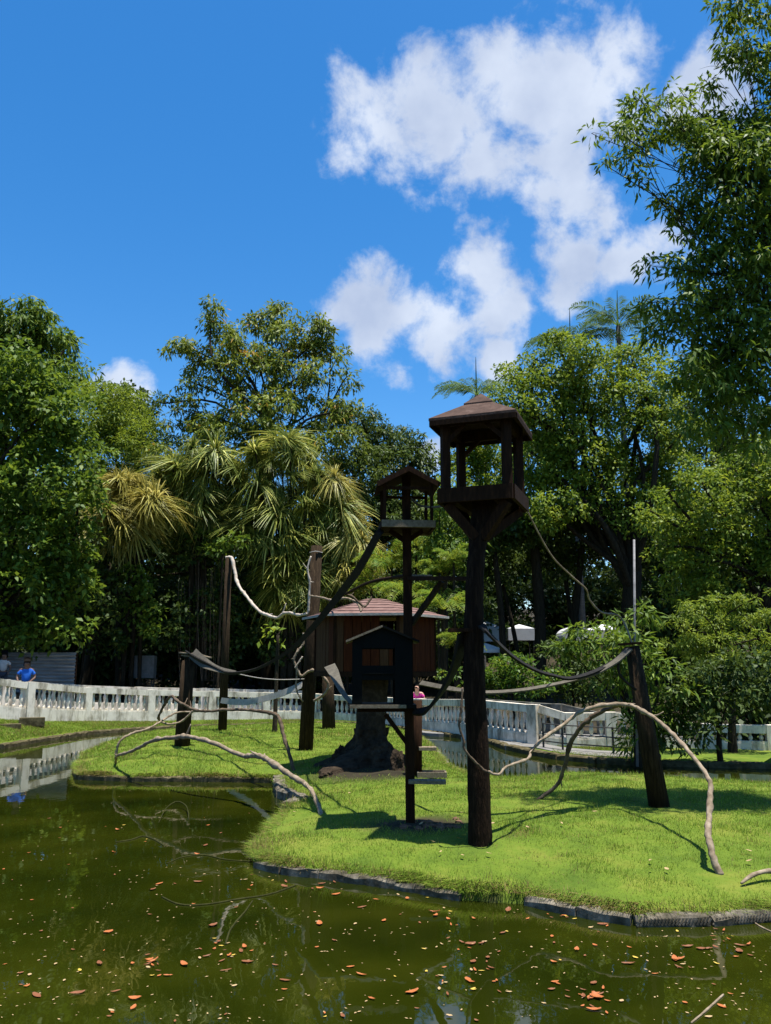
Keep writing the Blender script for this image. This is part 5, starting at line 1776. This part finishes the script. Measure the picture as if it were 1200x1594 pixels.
# overhanging tree at the right edge
tree('overhanging_tree', 'nearest long-leaved dark tree overhanging from the right with bare twigs', 'tree', 12.4, 1330,
     [(1150, 20, 50, 34), (1120, 95, 26, 18), (1160, 75, 40, 24), (1190, 130, 40, 50), (1105, 135, 22, 14), (1000, 160, 22, 14), (1030, 172, 26, 14), (1065, 150, 24, 14), (985, 195, 24, 14), (935, 215, 18, 10), (960, 205, 22, 12), (1010, 205, 36, 16), (1060, 195, 36, 22), (950, 262, 20, 8), (990, 250, 22, 14), (1000, 285, 14, 10),
      (1090, 200, 40, 30), (1130, 220, 45, 40), (1170, 210, 40, 50), (1080, 250, 34, 24), (1110, 290, 45, 34), (1160, 290, 45, 45), (1060, 310, 28, 20), (1035, 325, 20, 12), (1085, 350, 34, 30), (1140, 350, 50, 40), (1185, 380, 40, 50),
      (1020, 415, 24, 18), (1060, 420, 34, 28), (1110, 415, 45, 36), (1160, 440, 45, 40), (1010, 470, 26, 18), (1060, 475, 40, 28), (1110, 490, 45, 34), (1165, 510, 45, 40), (1040, 515, 34, 20), (1100, 545, 45, 34), (1150, 570, 50, 40), (1080, 585, 36, 28), (1190, 620, 40, 50), (1130, 630, 40, 34), (1065, 600, 40, 36), (1110, 645, 50, 40), (1170, 680, 50, 50), (1240, 60, 60, 60), (1240, 180, 60, 60), (1240, 300, 60, 60), (1240, 420, 60, 60), (1240, 540, 60, 60), (1130, 250, 60, 60), (1150, 450, 60, 60), (1120, 560, 60, 40), (1170, 350, 50, 60), (1100, 480, 50, 40), (1180, 560, 50, 60), (1175, 250, 50, 70)],
     0.155, 0.048, 'leaf_mid', 40, 3.0, 0.9, 0.22, 0.24, limb_k=0.2, bend_k=0.55, shell=0.1, per=34, twigs=True, top_py=420, depth=1.2, tonebias=0.1)
tree('pinnate_tree', 'sunlit pinnate-leaved tree at mid height on the right below the overhanging tree', 'tree', 27, 1250,
     [(1045, 775, 34, 24), (1020, 800, 24, 20), (1095, 755, 34, 26), (1150, 740, 40, 28), (1190, 715, 34, 28), (1070, 820, 46, 32), (1130, 800, 50, 40), (1185, 790, 45, 44), (1035, 850, 34, 28), (1085, 875, 50, 36), (1150, 870, 50, 44), (1195, 890, 40, 50), (1060, 920, 40, 22), (1120, 935, 50, 26), (1240, 800, 60, 120)],
     0.17, 0.085, 'leaf_bright', 41, 3.4, 0.3, 0.42, 0.3, per=46, shell=0.35)
tree('dark_gap_tree', 'dark shade tree behind the pinnate tree with sky showing through', 'tree', 42, 1120,
     [(1010, 930, 50, 40), (1060, 960, 50, 40), (1150, 930, 60, 50), (1040, 850, 50, 50), (1190, 760, 60, 80), (1100, 690, 60, 60), (1170, 680, 60, 70), (1100, 620, 50, 60), (1080, 790, 60, 60), (1160, 820, 70, 80), (1100, 900, 80, 60), (1010, 880, 60, 60)], 0.26, 0.14, 'leaf_dark', 42, 3.0, 0.4, 0.6, 0.4)
# shrubs along the right-hand wall
tree('feathery_shrub', 'feathery sunlit shrub spreading over the right-hand wall', 'shrub', 22.6, 1130,
     [(1080, 950, 30, 9), (1130, 938, 34, 9), (1180, 928, 30, 10), (1060, 975, 34, 9), (1110, 970, 40, 11), (1165, 962, 40, 11), (1075, 1002, 40, 10), (1130, 1000, 44, 11), (1190, 992, 34, 12), (1100, 1026, 46, 10), (1165, 1026, 40, 12)],
     0.15, 0.042, 'leaf_feather', 43, 4.2, 0.5, 0.2, 0.10, shell=0.2, per=60, ground=0.3)
tree('long_leaved_shrub', 'long-leaved shrub leaning over the water behind the leaning log post', 'shrub', 20.0, 985,
     [(990, 945, 26, 14), (1000, 970, 26, 20), (960, 985, 40, 16), (920, 1000, 34, 14), (880, 1010, 28, 10), (950, 1015, 46, 20), (1000, 1015, 36, 26), (970, 1055, 36, 24), (1020, 1060, 40, 30), (1010, 1110, 46, 34), (990, 1150, 30, 22), (1040, 1140, 30, 30), (1070, 1100, 30, 30)],
     0.24, 0.06, 'leaf_mid', 44, 3.3, 0.6, 0.35, 0.08, per=34, ground=0.1, twigs=True, shell=0.2)
tree('dark_shrub', 'dark shaded shrub at the water edge right of the leaning log post', 'shrub', 20.2, 1110,
     [(1070, 1085, 40, 40), (1120, 1080, 44, 34), (1090, 1135, 34, 26), (1050, 1130, 30, 34), (1170, 1065, 44, 36), (1205, 1085, 34, 36), (1100, 1050, 46, 26), (1160, 1040, 40, 24)], 0.18, 0.08, 'leaf_dark', 45, 3.4, 0.4, 0.35, 0.07, ground=0.1)
tree('yellow_hedge', 'yellowish-green leafy hedge behind the bridge balustrade right of the tower', 'shrub', 30.5, 800,
     [(770, 1045, 24, 18), (800, 1038, 30, 18), (835, 1045, 30, 18), (780, 1068, 30, 18), (825, 1072, 34, 16), (860, 1060, 24, 16), (705, 1050, 20, 14), (740, 1060, 26, 18)], 0.17, 0.1, 'leaf_areca', 46, 3.6, 0.2, 0.3, 0.06, ground=0.4, tonebias=-0.15)
tree('dim_shrub', 'shaded leafy shrub behind the walkway between hedge and long-leaved shrub', 'shrub', 31.5, 890,
     [(880, 1040, 36, 24), (920, 1050, 36, 24), (900, 1075, 40, 18), (860, 1020, 24, 14)], 0.17, 0.08, 'leaf_dark', 47, 3.6, 0.3, 0.35, 0.06, ground=0.4)
# understorey behind the left walkway
for (lab, px, Y, bl, mt_, sd) in [
        ('leafy sapling with pale leaves in the gloom above the cabinet', 215, 38.5, [(205, 905, 24, 22), (222, 935, 26, 26), (232, 965, 18, 26), (205, 955, 22, 20), (236, 985, 12, 12)], 'leaf_mid', 51),
        ('broad pale leaves in front of the strap-leaved plants by the grey log post', 340, 38.3, [(325, 838, 30, 12), (370, 845, 26, 12), (345, 860, 26, 14), (300, 865, 14, 10), (395, 850, 14, 12)], 'leaf_mid', 52),
        ('small leafy sprig beside the tallest log post', 430, 26, [(430, 985, 18, 10), (440, 975, 12, 8)], 'leaf_bright', 53),
        ('dim leafy shrub left of the hanging roots', 120, 38, [(120, 960, 40, 30), (165, 940, 30, 34), (140, 900, 40, 34), (160, 1000, 34, 26)], 'leaf_dark', 54),
        ('dim leafy shrub under the strap-leaved plants', 330, 40.5, [(320, 950, 50, 30), (380, 970, 50, 34), (290, 985, 40, 30), (420, 920, 40, 30), (440, 1010, 40, 28), (360, 1010, 50, 24)], 'leaf_dark', 55),
        ('dim leafy shrub behind the hexagonal hut', 540, 40, [(500, 990, 50, 40), (560, 1010, 60, 34), (640, 1010, 50, 34), (690, 1000, 40, 34), (660, 960, 40, 40)], 'leaf_dark', 56)]:
    tree('understorey_shrub', lab, 'shrub', Y, px, bl, 0.24, 0.15, mt_, sd, 3.2, 0.3, 0.4, 0.07, group='understorey shrubs behind the walkway', per=34, ground=0.5)

# the wood behind: one tree after another
WL = ['behind the broad-leaved tree', 'behind the drooping-leaved tree', 'behind the feathery tree', 'behind the yellow strap-leaved plant', 'left of the olive tree trunk', 'behind the olive tree', 'right of the olive tree', 'behind the glossy-leaved tree', 'behind the small gabled cage', 'between cage and tower cabin', 'behind the tower cabin', 'under the lower royal palm', 'under the higher royal palm', 'behind the overhanging tree limbs', 'behind the pinnate tree', 'beyond the overhanging tree trunk']
rnd = random.Random(99)
WOOD = [(-40, 56, 620), (60, 60, 680), (150, 58, 740), (250, 62, 720), (330, 55, 745), (430, 60, 740), (500, 56, 760), (585, 60, 770), (650, 64, 775), (700, 56, 800), (790, 60, 640), (870, 62, 620), (960, 58, 640), (1050, 62, 600), (1150, 58, 640), (1240, 56, 620)]
for i, (px, Y, top) in enumerate(WOOD):
    bl = []
    H = 1000 - top
    for k in range(9):
        t = rnd.random()
        bl.append((px + rnd.uniform(-60, 60) * (1 - 0.5 * t), top + 28 + (1 - t) * H * 0.8, rnd.uniform(38, 58), rnd.uniform(30, 46)))
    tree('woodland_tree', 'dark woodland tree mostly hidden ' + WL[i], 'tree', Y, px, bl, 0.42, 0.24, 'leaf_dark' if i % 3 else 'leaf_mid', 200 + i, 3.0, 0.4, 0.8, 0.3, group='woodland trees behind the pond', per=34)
WL2 = ['by the corrugated fence', 'behind the cabinet', 'left of the cabinet', 'behind the hanging roots', 'behind the grey log post', 'behind the tallest log post', 'left of the hexagonal hut', 'behind the hexagonal hut', 'at the right of the hexagonal hut', 'right of the tower trunk', 'behind the curtained tent', 'behind the half-hidden tent', 'behind the round-topped tent', 'behind the long white tent', 'behind the long-leaved shrub', 'behind the feathery shrub', 'under the pinnate tree', 'under the yellow strap-leaved plant', 'under the grey-green strap-leaved plant', 'under the tall strap-leaved plant', 'at the foot of the tall strap-leaved plant', 'above the low right-hand wall', 'beyond the corrugated fence', 'beyond the cabinet', 'beyond the hanging roots', 'beyond the tallest log post', 'beyond the hexagonal hut', 'beyond the feather palms']
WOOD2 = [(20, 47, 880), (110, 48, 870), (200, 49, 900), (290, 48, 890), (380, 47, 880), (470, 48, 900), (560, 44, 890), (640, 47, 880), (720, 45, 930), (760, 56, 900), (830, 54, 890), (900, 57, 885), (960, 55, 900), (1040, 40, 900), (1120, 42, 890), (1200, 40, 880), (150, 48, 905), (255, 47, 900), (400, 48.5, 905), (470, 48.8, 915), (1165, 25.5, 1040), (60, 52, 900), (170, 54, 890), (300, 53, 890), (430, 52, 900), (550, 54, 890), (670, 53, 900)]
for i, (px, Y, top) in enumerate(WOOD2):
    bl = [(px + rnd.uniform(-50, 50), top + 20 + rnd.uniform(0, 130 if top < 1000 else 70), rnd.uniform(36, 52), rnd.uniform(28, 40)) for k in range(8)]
    tree('shade_bush', 'dense dark bush in deep shade ' + WL2[i], 'shrub', Y, px, bl, 0.34, 0.2, 'leaf_dark', 300 + i, 3.2, 0.4, 0.6, 0.12, group='dense bushes in the shade behind the walkway', per=34, tonebias=-0.25)  # leaf tone lowered so the colour carries the shade under the canopy
TL = ['bare-stemmed dark tree beside the curtained white tent', 'thickest bare-stemmed dark tree in front of the white tents', 'bare-stemmed dark tree slanting across the round-topped tent', 'thin bare-stemmed dark tree at the round-topped tent', 'thin bare-stemmed dark tree slanting beside the half-hidden tent']
# bare dark trunks standing in the shade on the right
for i, (a, b, r_) in enumerate([((782, 1030), (770, 860), 0.16), ((838, 1020), (832, 850), 0.28), ((868, 1010), (905, 850), 0.2), ((893, 1010), (880, 900), 0.13), ((812, 1010), (780, 900), 0.12)]):
    Y = 39 + i * 0.8
    p0 = P(*a, Y)
    p0.z = 0.7
    o = empty('shade_tree', p0, TL[i], 'tree', 'bare-stemmed trees before the tents')
    MB().tube([p0, (p0 + P(*b, Y)) / 2 + Vector((0.15, 0, 0)), P(*b, Y)], [r_ * 1.2, r_, r_ * 0.8], 9, 6, 0.05, i).build('trunk', 'bark', o, True)
    c_ = P(*b, Y)
    cr2 = link('crown', leaves_mesh('crown', [c_ + Vector((0, 0, 0.6)), c_ + Vector((1.0, 0, 1.2)), c_ + Vector((-1.0, 0, 1.3))], [(1.3, 1.1, 0.9)] * 3, 3200, 0.26, 0.14, 'leaf_dark', 600 + i, 0.4, 0.4, 34, 0.3, p0), o)
    cr2['kind'] = 'stuff'

# hanging aerial roots under the strap-leaved plants
hr = random.Random(5)
ar = empty('aerial_roots', P(300, 1050, 39), 'curtain of thin hanging aerial roots in the shade behind the leaning stump', 'roots')
for i in range(15):
    px = hr.uniform(275, 335)
    Y = hr.uniform(38.8, 40)
    MB().tube([P(px, hr.uniform(870, 910), Y), P(px + hr.uniform(-3, 3), 980, Y), P(px + hr.uniform(-5, 5), 1060, Y)], 0.011, 5, 3).build('root', 'vine', ar)

# ---- strap-leaved rosettes (variegated)
def rosette_mesh(name, seed, n, mat, bias):
    rng = np.random.default_rng(seed)
    V, T = [], []
    seg = 6
    for i in range(n):
        az = rng.uniform(0, 2 * math.pi)
        el = R(rng.uniform(0, 88))
        L_ = rng.uniform(0.7, 1.35)
        d = np.array([math.cos(az) * math.cos(el), math.sin(az) * math.cos(el), math.sin(el)])
        side = np.array([-math.sin(az), math.cos(az), 0.0])
        sag = rng.uniform(0.7, 1.3) * (0.55 if el > R(62) else 1.0)
        tn = np.clip(rng.normal(0.42 + bias, 0.25), 0, 1)
        prev = None
        for k in range(seg + 1):
            t = k / seg
            c = d * L_ * t + np.array([0, 0, -1]) * sag * L_ * t * t * 0.9
            w = 0.021 * (1 - t ** 2.5) + 0.002
            a, b = c - side * w + np.array([0, 0, 0.012]), c + side * w + np.array([0, 0, 0.012])
            if prev is not None:
                V += [prev[0], prev[1], b, a]
                T.append(tn)
            prev = (a, b)
    return tone_mesh(name, np.array(V), len(T), 4, np.array(T), mat)

ros = [rosette_mesh('rosette', 400 + i, 170, 'leaf_strap', 0.0) for i in range(3)]
ros_y = [rosette_mesh('rosette', 410 + i, 170, 'leaf_strap_y', 0.08) for i in range(2)]

def strap_plant(label, base_px, Y, spots, meshes, seed, sc=1.0):
    rnd = random.Random(seed)
    b = P(base_px, 1035, Y)
    b.z = 0.5
    root = empty('strap_leaf_plant', b, label, 'plant', 'strap-leaved plants behind the walkway')
    tops = []
    spots = list(spots) + [(a + rnd.uniform(-22, 22), c_ + rnd.uniform(-22, 22)) for a, c_ in list(spots) * 2]
    for (px, py) in spots:
        c = P(px, py, Y + rnd.uniform(-1.2, 1.2))
        s_ = sc * rnd.uniform(0.65, 1.25)
        link('rosette', rnd.choice(meshes), root, c, (rnd.uniform(-.6, .6), rnd.uniform(-.6, .6), rnd.uniform(0, 6.28)), (s_, s_, s_))
        tops.append(c)
    mean_ = sum(tops, Vector((0, 0, 0))) / len(tops)
    lowz = min(c.z for c in tops) - 0.5
    mb = MB()
    for c in tops:
        k_ = rnd.randrange(3)
        q_ = b + Vector(((k_ - 1) * 0.4, 0.6, 0))
        fk = Vector((q_.x * 0.7 + mean_.x * 0.3, q_.y, lowz))
        mb.tube([q_, fk, fk.lerp(c, 0.55) + Vector((0, 0.3, 0.1)), c], [0.09, 0.08, 0.05, 0.04], 6, 4)
    st_ = mb.build('stems', 'bark', root, True)
    st_['kind'] = 'stuff'

strap_plant('sunlit yellow strap-leaved plant over the dark walkway shade', 200, 38.2,
            [(172, 795), (205, 800), (190, 770), (150, 820), (180, 835), (215, 830), (225, 775), (200, 755), (240, 800)], ros_y, 61, 1.4)
strap_plant('grey-green strap-leaved plant left of the olive tree trunk', 300, 40,
            [(250, 745), (285, 740), (320, 725), (265, 790), (300, 775), (335, 760), (245, 830), (285, 820), (325, 800), (350, 720), (355, 780), (300, 700)], ros, 62, 1.4)
strap_plant('tall strap-leaved plant massed behind the tallest log post', 450, 40,
            [(400, 715), (435, 690), (470, 705), (380, 760), (420, 755), (460, 745), (500, 745), (395, 800), (435, 800), (475, 790), (515, 785), (380, 830), (420, 845), (460, 840), (500, 830), (540, 820), (440, 885), (480, 880), (515, 870), (470, 920), (505, 910), (440, 930)], ros, 63, 1.45)
strap_plant('bright yellow-green strap-leaved plant at the hut side', 540, 39.5,
            [(520, 750), (540, 785), (555, 815), (565, 850), (535, 845), (550, 880), (530, 905)], ros_y, 64, 1.25)

# ---- palms
def frond_mesh(name, seed, L_, mat, droop=0.5, leaf=0.42, pairs=26, bias=0.0):
    rng = np.random.default_rng(seed)
    V, T = [], []

    def pt(t):
        return np.array([L_ * (t - 0.18 * t * t), 0, L_ * (0.42 * t - droop * t * t)])
    for k in range(10):
        a, b = pt(k / 10), pt((k + 1) / 10)
        w = 0.03 * (1 - k / 10) + 0.008
        V += [a + [0, -w, 0], b + [0, -w * .9, 0], b + [0, w * .9, 0], a + [0, w, 0]]
        T.append(0.8)
    for k in range(pairs):
        t = 0.12 + 0.88 * k / pairs
        c = pt(t)
        tg = pt(min(t + 0.05, 1.05)) - c
        tg = tg / np.linalg.norm(tg)
        ln = leaf * (0.5 + 1.0 * math.sin(math.pi * min(1, t * 0.9 + 0.08))) * rng.uniform(0.85, 1.1)
        for s in (-1, 1):
            d = np.array([tg[0] * 0.6, s * 0.8, 0.25]) + rng.normal(size=3) * 0.08
            d /= np.linalg.norm(d)
            tip = c + d * ln + np.array([0, 0, -0.45 * ln])
            m_ = c + d * ln * 0.5 + np.array([0, 0, 0.02])
            wv = tg * 0.028
            V += [c, m_ - wv, tip, m_ + wv]
            T.append(np.clip(rng.normal(0.5 + bias, 0.2), 0, 1))
    return tone_mesh(name, np.array(V), len(T), 4, np.array(T), mat)

fr_royal = [frond_mesh('frond', 500 + i, 3.0, 'leaf_palm', 0.55 + 0.12 * i, 0.55, 40) for i in range(2)]
fr_areca = [frond_mesh('frond', 510 + i, 1.7, 'leaf_areca', 0.5 + 0.15 * i, 0.40, 24, 0.12 * i) for i in range(3)]

def palm(name, label, px, py, Y, fronds, n, sc, seed, tr, spear=None, group=None, bark='palmbark', tilt=0.55):
    rnd = random.Random(seed)
    c = P(px, py, Y)
    b = Vector((c.x, c.y, 0.5))
    root = empty(name, b, label, 'palm', group)
    MB().tube([b - Vector((0, 0, .2)), b.lerp(c, 0.5) + Vector((rnd.uniform(-.1, .1), 0, 0)), c], [tr * 1.15, tr, tr * 0.8], 10, 6, 0.02).build('trunk', bark, root, True)
    for i in range(n):
        az = 2 * math.pi * (i + rnd.uniform(-.3, .3)) / n
        s_ = sc * rnd.uniform(0.85, 1.1)
        link('frond', rnd.choice(fronds), root, c, (0, -rnd.uniform(0.0, tilt) * 1.0, az), (s_, s_, s_))
    if spear:
        MB().tube([c, P(px - 1, (py + spear) / 2, Y), P(px - 1.5, spear, Y)], [0.06, 0.04, 0.015], 6, 3).build('spear_leaf', 'leaf_palm', root)
    return root

palm('royal_palm', 'royal palm whose fronds show behind the tower cabin roof', 742, 616, 50, fr_royal, 13, 1.1, 71, 0.2, 556)
palm('royal_palm', 'royal palm with pale fronds rising over the dense green tree, lower of the pair', 888, 540, 52, fr_royal, 14, 1.3, 72, 0.2, 480)
palm('royal_palm', 'royal palm with fronds touching the overhanging tree, higher of the pair', 962, 508, 52, fr_royal, 14, 1.3, 73, 0.2, 452)
for i, (px, py, Y, sc, lab) in enumerate([(648, 850, 37, 1.1, 'yellowing bushy palm right of the cage post'), (706, 872, 34, 0.66, 'slim small palm beside the tall tower trunk'), (684, 892, 34.5, 0.78, 'low yellow-green palm under the cross beam'),
                                         (610, 885, 37, 1.25, 'fresh green palm just left of the cage post above the hut roof'), (578, 915, 38, 1.1, 'low green palm touching the left of the hut roof'), (640, 930, 35, 1.1, 'green palm behind the hut roof and cage post'), (690, 950, 33.2, 1.0, 'drooping yellow palm at the right eave of the hexagonal hut'),
                                         (715, 1000, 32, 0.7, 'small pale palm in the shade beside the tower trunk')]):
    palm('areca_palm', lab, px, py, Y, fr_areca, 13, sc, 80 + i, 0.06, None, 'feather palms behind the hexagonal hut', 'bark', 0.8)

# ------------------------------------------------------------------ fallen leaves
rnd = random.Random(1234)

def leaf_mesh(name, mat, seed):
    r_ = random.Random(seed)
    vs, fs = [], []
    n = 5
    cu = r_.uniform(0.05, 0.16)
    for i in range(n + 1):
        t = i / n
        w = 0.24 * math.sin(math.pi * min(1, 0.06 + t * 0.94)) ** 0.8
        z = cu * (t - 0.5) ** 2 * 2
        vs += [(t - 0.5, -w, z + 0.10 * w + r_.uniform(0, .03)), (t - 0.5, 0, z), (t - 0.5, w, z + 0.10 * w + r_.uniform(0, .03))]
    for i in range(n):
        for k in range(2):
            fs.append((3 * i + k, 3 * i + 3 + k, 3 * i + 4 + k, 3 * i + 1 + k))
    me = bpy.data.meshes.new(name)
    me.from_pydata(vs, [], fs)
    me.materials.append(MT[mat])
    return me

LM = {c: [leaf_mesh('floating_leaf', 'fl_' + c, 10 * k + s) for s in range(3)] for k, c in enumerate(('orange', 'brown', 'yellow', 'tan'))}
LAB = {'orange': 'curled orange fallen leaf floating on the green pond', 'brown': 'dull brown fallen leaf floating on the green pond', 'yellow': 'small bright yellow fallen leaf floating on the green pond', 'tan': 'small pale tan fallen leaf floating on the green pond'}
placed = 0
cl = [(560, 1372, 60, 5), (660, 1390, 40, 5), (470, 1362, 40, 5), (780, 1404, 50, 5), (900, 1424, 50, 5), (520, 1365, 90, 10), (640, 1380, 60, 14), (720, 1425, 90, 25), (840, 1420, 60, 12), (1000, 1430, 120, 14), (740, 1480, 60, 40), (1050, 1490, 80, 30), (690, 1530, 60, 20), (350, 1480, 60, 20), (930, 1555, 50, 15), (240, 1510, 40, 20), (760, 1540, 60, 30), (400, 1375, 60, 14), (1130, 1470, 60, 30)]
tries = 0
while placed < 290 and tries < 6000:
    tries += 1
    if rnd.random() < 0.48:
        cx, cy, sx, sy = rnd.choice(cl)
        px, py = rnd.gauss(cx, sx * 0.45), rnd.gauss(cy, sy * 0.55)
    else:
        px, py = rnd.uniform(0, 1200), 1235 + 355 * rnd.random() ** 0.8
    if not (0 < px < 1200 and 1225 < py < 1592):
        continue
    p = G(px, py, 0.008)
    if sdist(np.array([p.x]), np.array([p.y]))[0] > -0.13:
        continue
    u = rnd.random()
    col_ = 'orange' if u < 0.36 else ('brown' if u < 0.70 else ('tan' if u < 0.92 else 'yellow'))
    sz = 0.035 + 0.085 * rnd.random() ** 1.8 if col_ in ('orange', 'brown') else rnd.uniform(0.03, 0.06)
    o = link('floating_leaf', rnd.choice(LM[col_]), None, p, (rnd.uniform(-.08, .08), rnd.uniform(-.08, .08), rnd.uniform(0, 6.28)), (sz, sz * rnd.uniform(0.45, 1.25), sz * rnd.uniform(0.6, 2.2)))
    tag(o, LAB[col_], 'leaf', col_ + ' leaves floating on the pond')
    placed += 1
# specks too small to tell apart
rng = np.random.default_rng(77)
n = 520
pxs = rng.uniform(-100, 1300, n * 2)
pys = 1150 + 440 * rng.random(n * 2) ** 0.9
PT = np.array([tuple(G(a, b, 0.006)) for a, b in zip(pxs, pys)])
k = sdist(PT[:, 0], PT[:, 1]) < -0.12
kr = interp_loop(np.arctan2(PT[:, 1] - PC[1], PT[:, 0] - PC[0]), LA, LR)
k &= np.hypot(PT[:, 0] - PC[0], PT[:, 1] - PC[1]) < kr - 0.3
PT = PT[k]
n = len(PT)
a = rng.uniform(0, 6.28, n)
s1 = rng.uniform(0.006, 0.018, n)
d = np.stack([np.cos(a), np.sin(a), np.zeros(n)], 1) * s1[:, None]
e = np.stack([-np.sin(a), np.cos(a), np.zeros(n)], 1) * (s1 * rng.uniform(.3, .6, n))[:, None]
V = np.stack([PT - d, PT + e, PT + d, PT - e], 1).reshape(-1, 3)
tag(link('floating_specks', tone_mesh('floating_specks', V, n, 4, rng.random(n), 'fl_tan')), 'tiny pale specks of leaf litter scattered over the pond', 'litter', kind='stuff')
# leaves lying on the turf
for i in range(26):
    px, py = rnd.uniform(420, 1190), rnd.uniform(1235, 1365)
    p = GI(px, py)
    if sdist(np.array([p.x]), np.array([p.y]))[0] < 0.25:
        continue
    sz = rnd.uniform(0.05, 0.10)
    o = link('dry_leaf', rnd.choice(LM['tan']), None, p + Vector((0, 0, 0.05)), (rnd.uniform(-.4, .4), rnd.uniform(-.4, .4), rnd.uniform(0, 6.28)), (sz, sz, sz))
    tag(o, 'small pale dry leaf lying on the island turf', 'leaf', 'dry leaves on the island turf')
# clods on the bare patch
for i in range(26):
    t_ = rnd.uniform(0, 6.28)
    rr_ = rnd.random() ** 0.6
    x, y = pp.x + 0.12 + 0.62 * rr_ * math.cos(t_), pp.y + 0.36 * rr_ * math.sin(t_)
    s_ = rnd.uniform(0.03, 0.075)
    o = boulder('soil_clod', (x, y, iz(x, y)), (s_, s_ * .8, s_ * .6), None, 'soil', i + 50, 1)
    tag(o, 'brown clod of soil on the bare patch at the foot of the cage post', 'clod', 'soil clods on the bare patch')
print('foliage triangles', TRI[0])
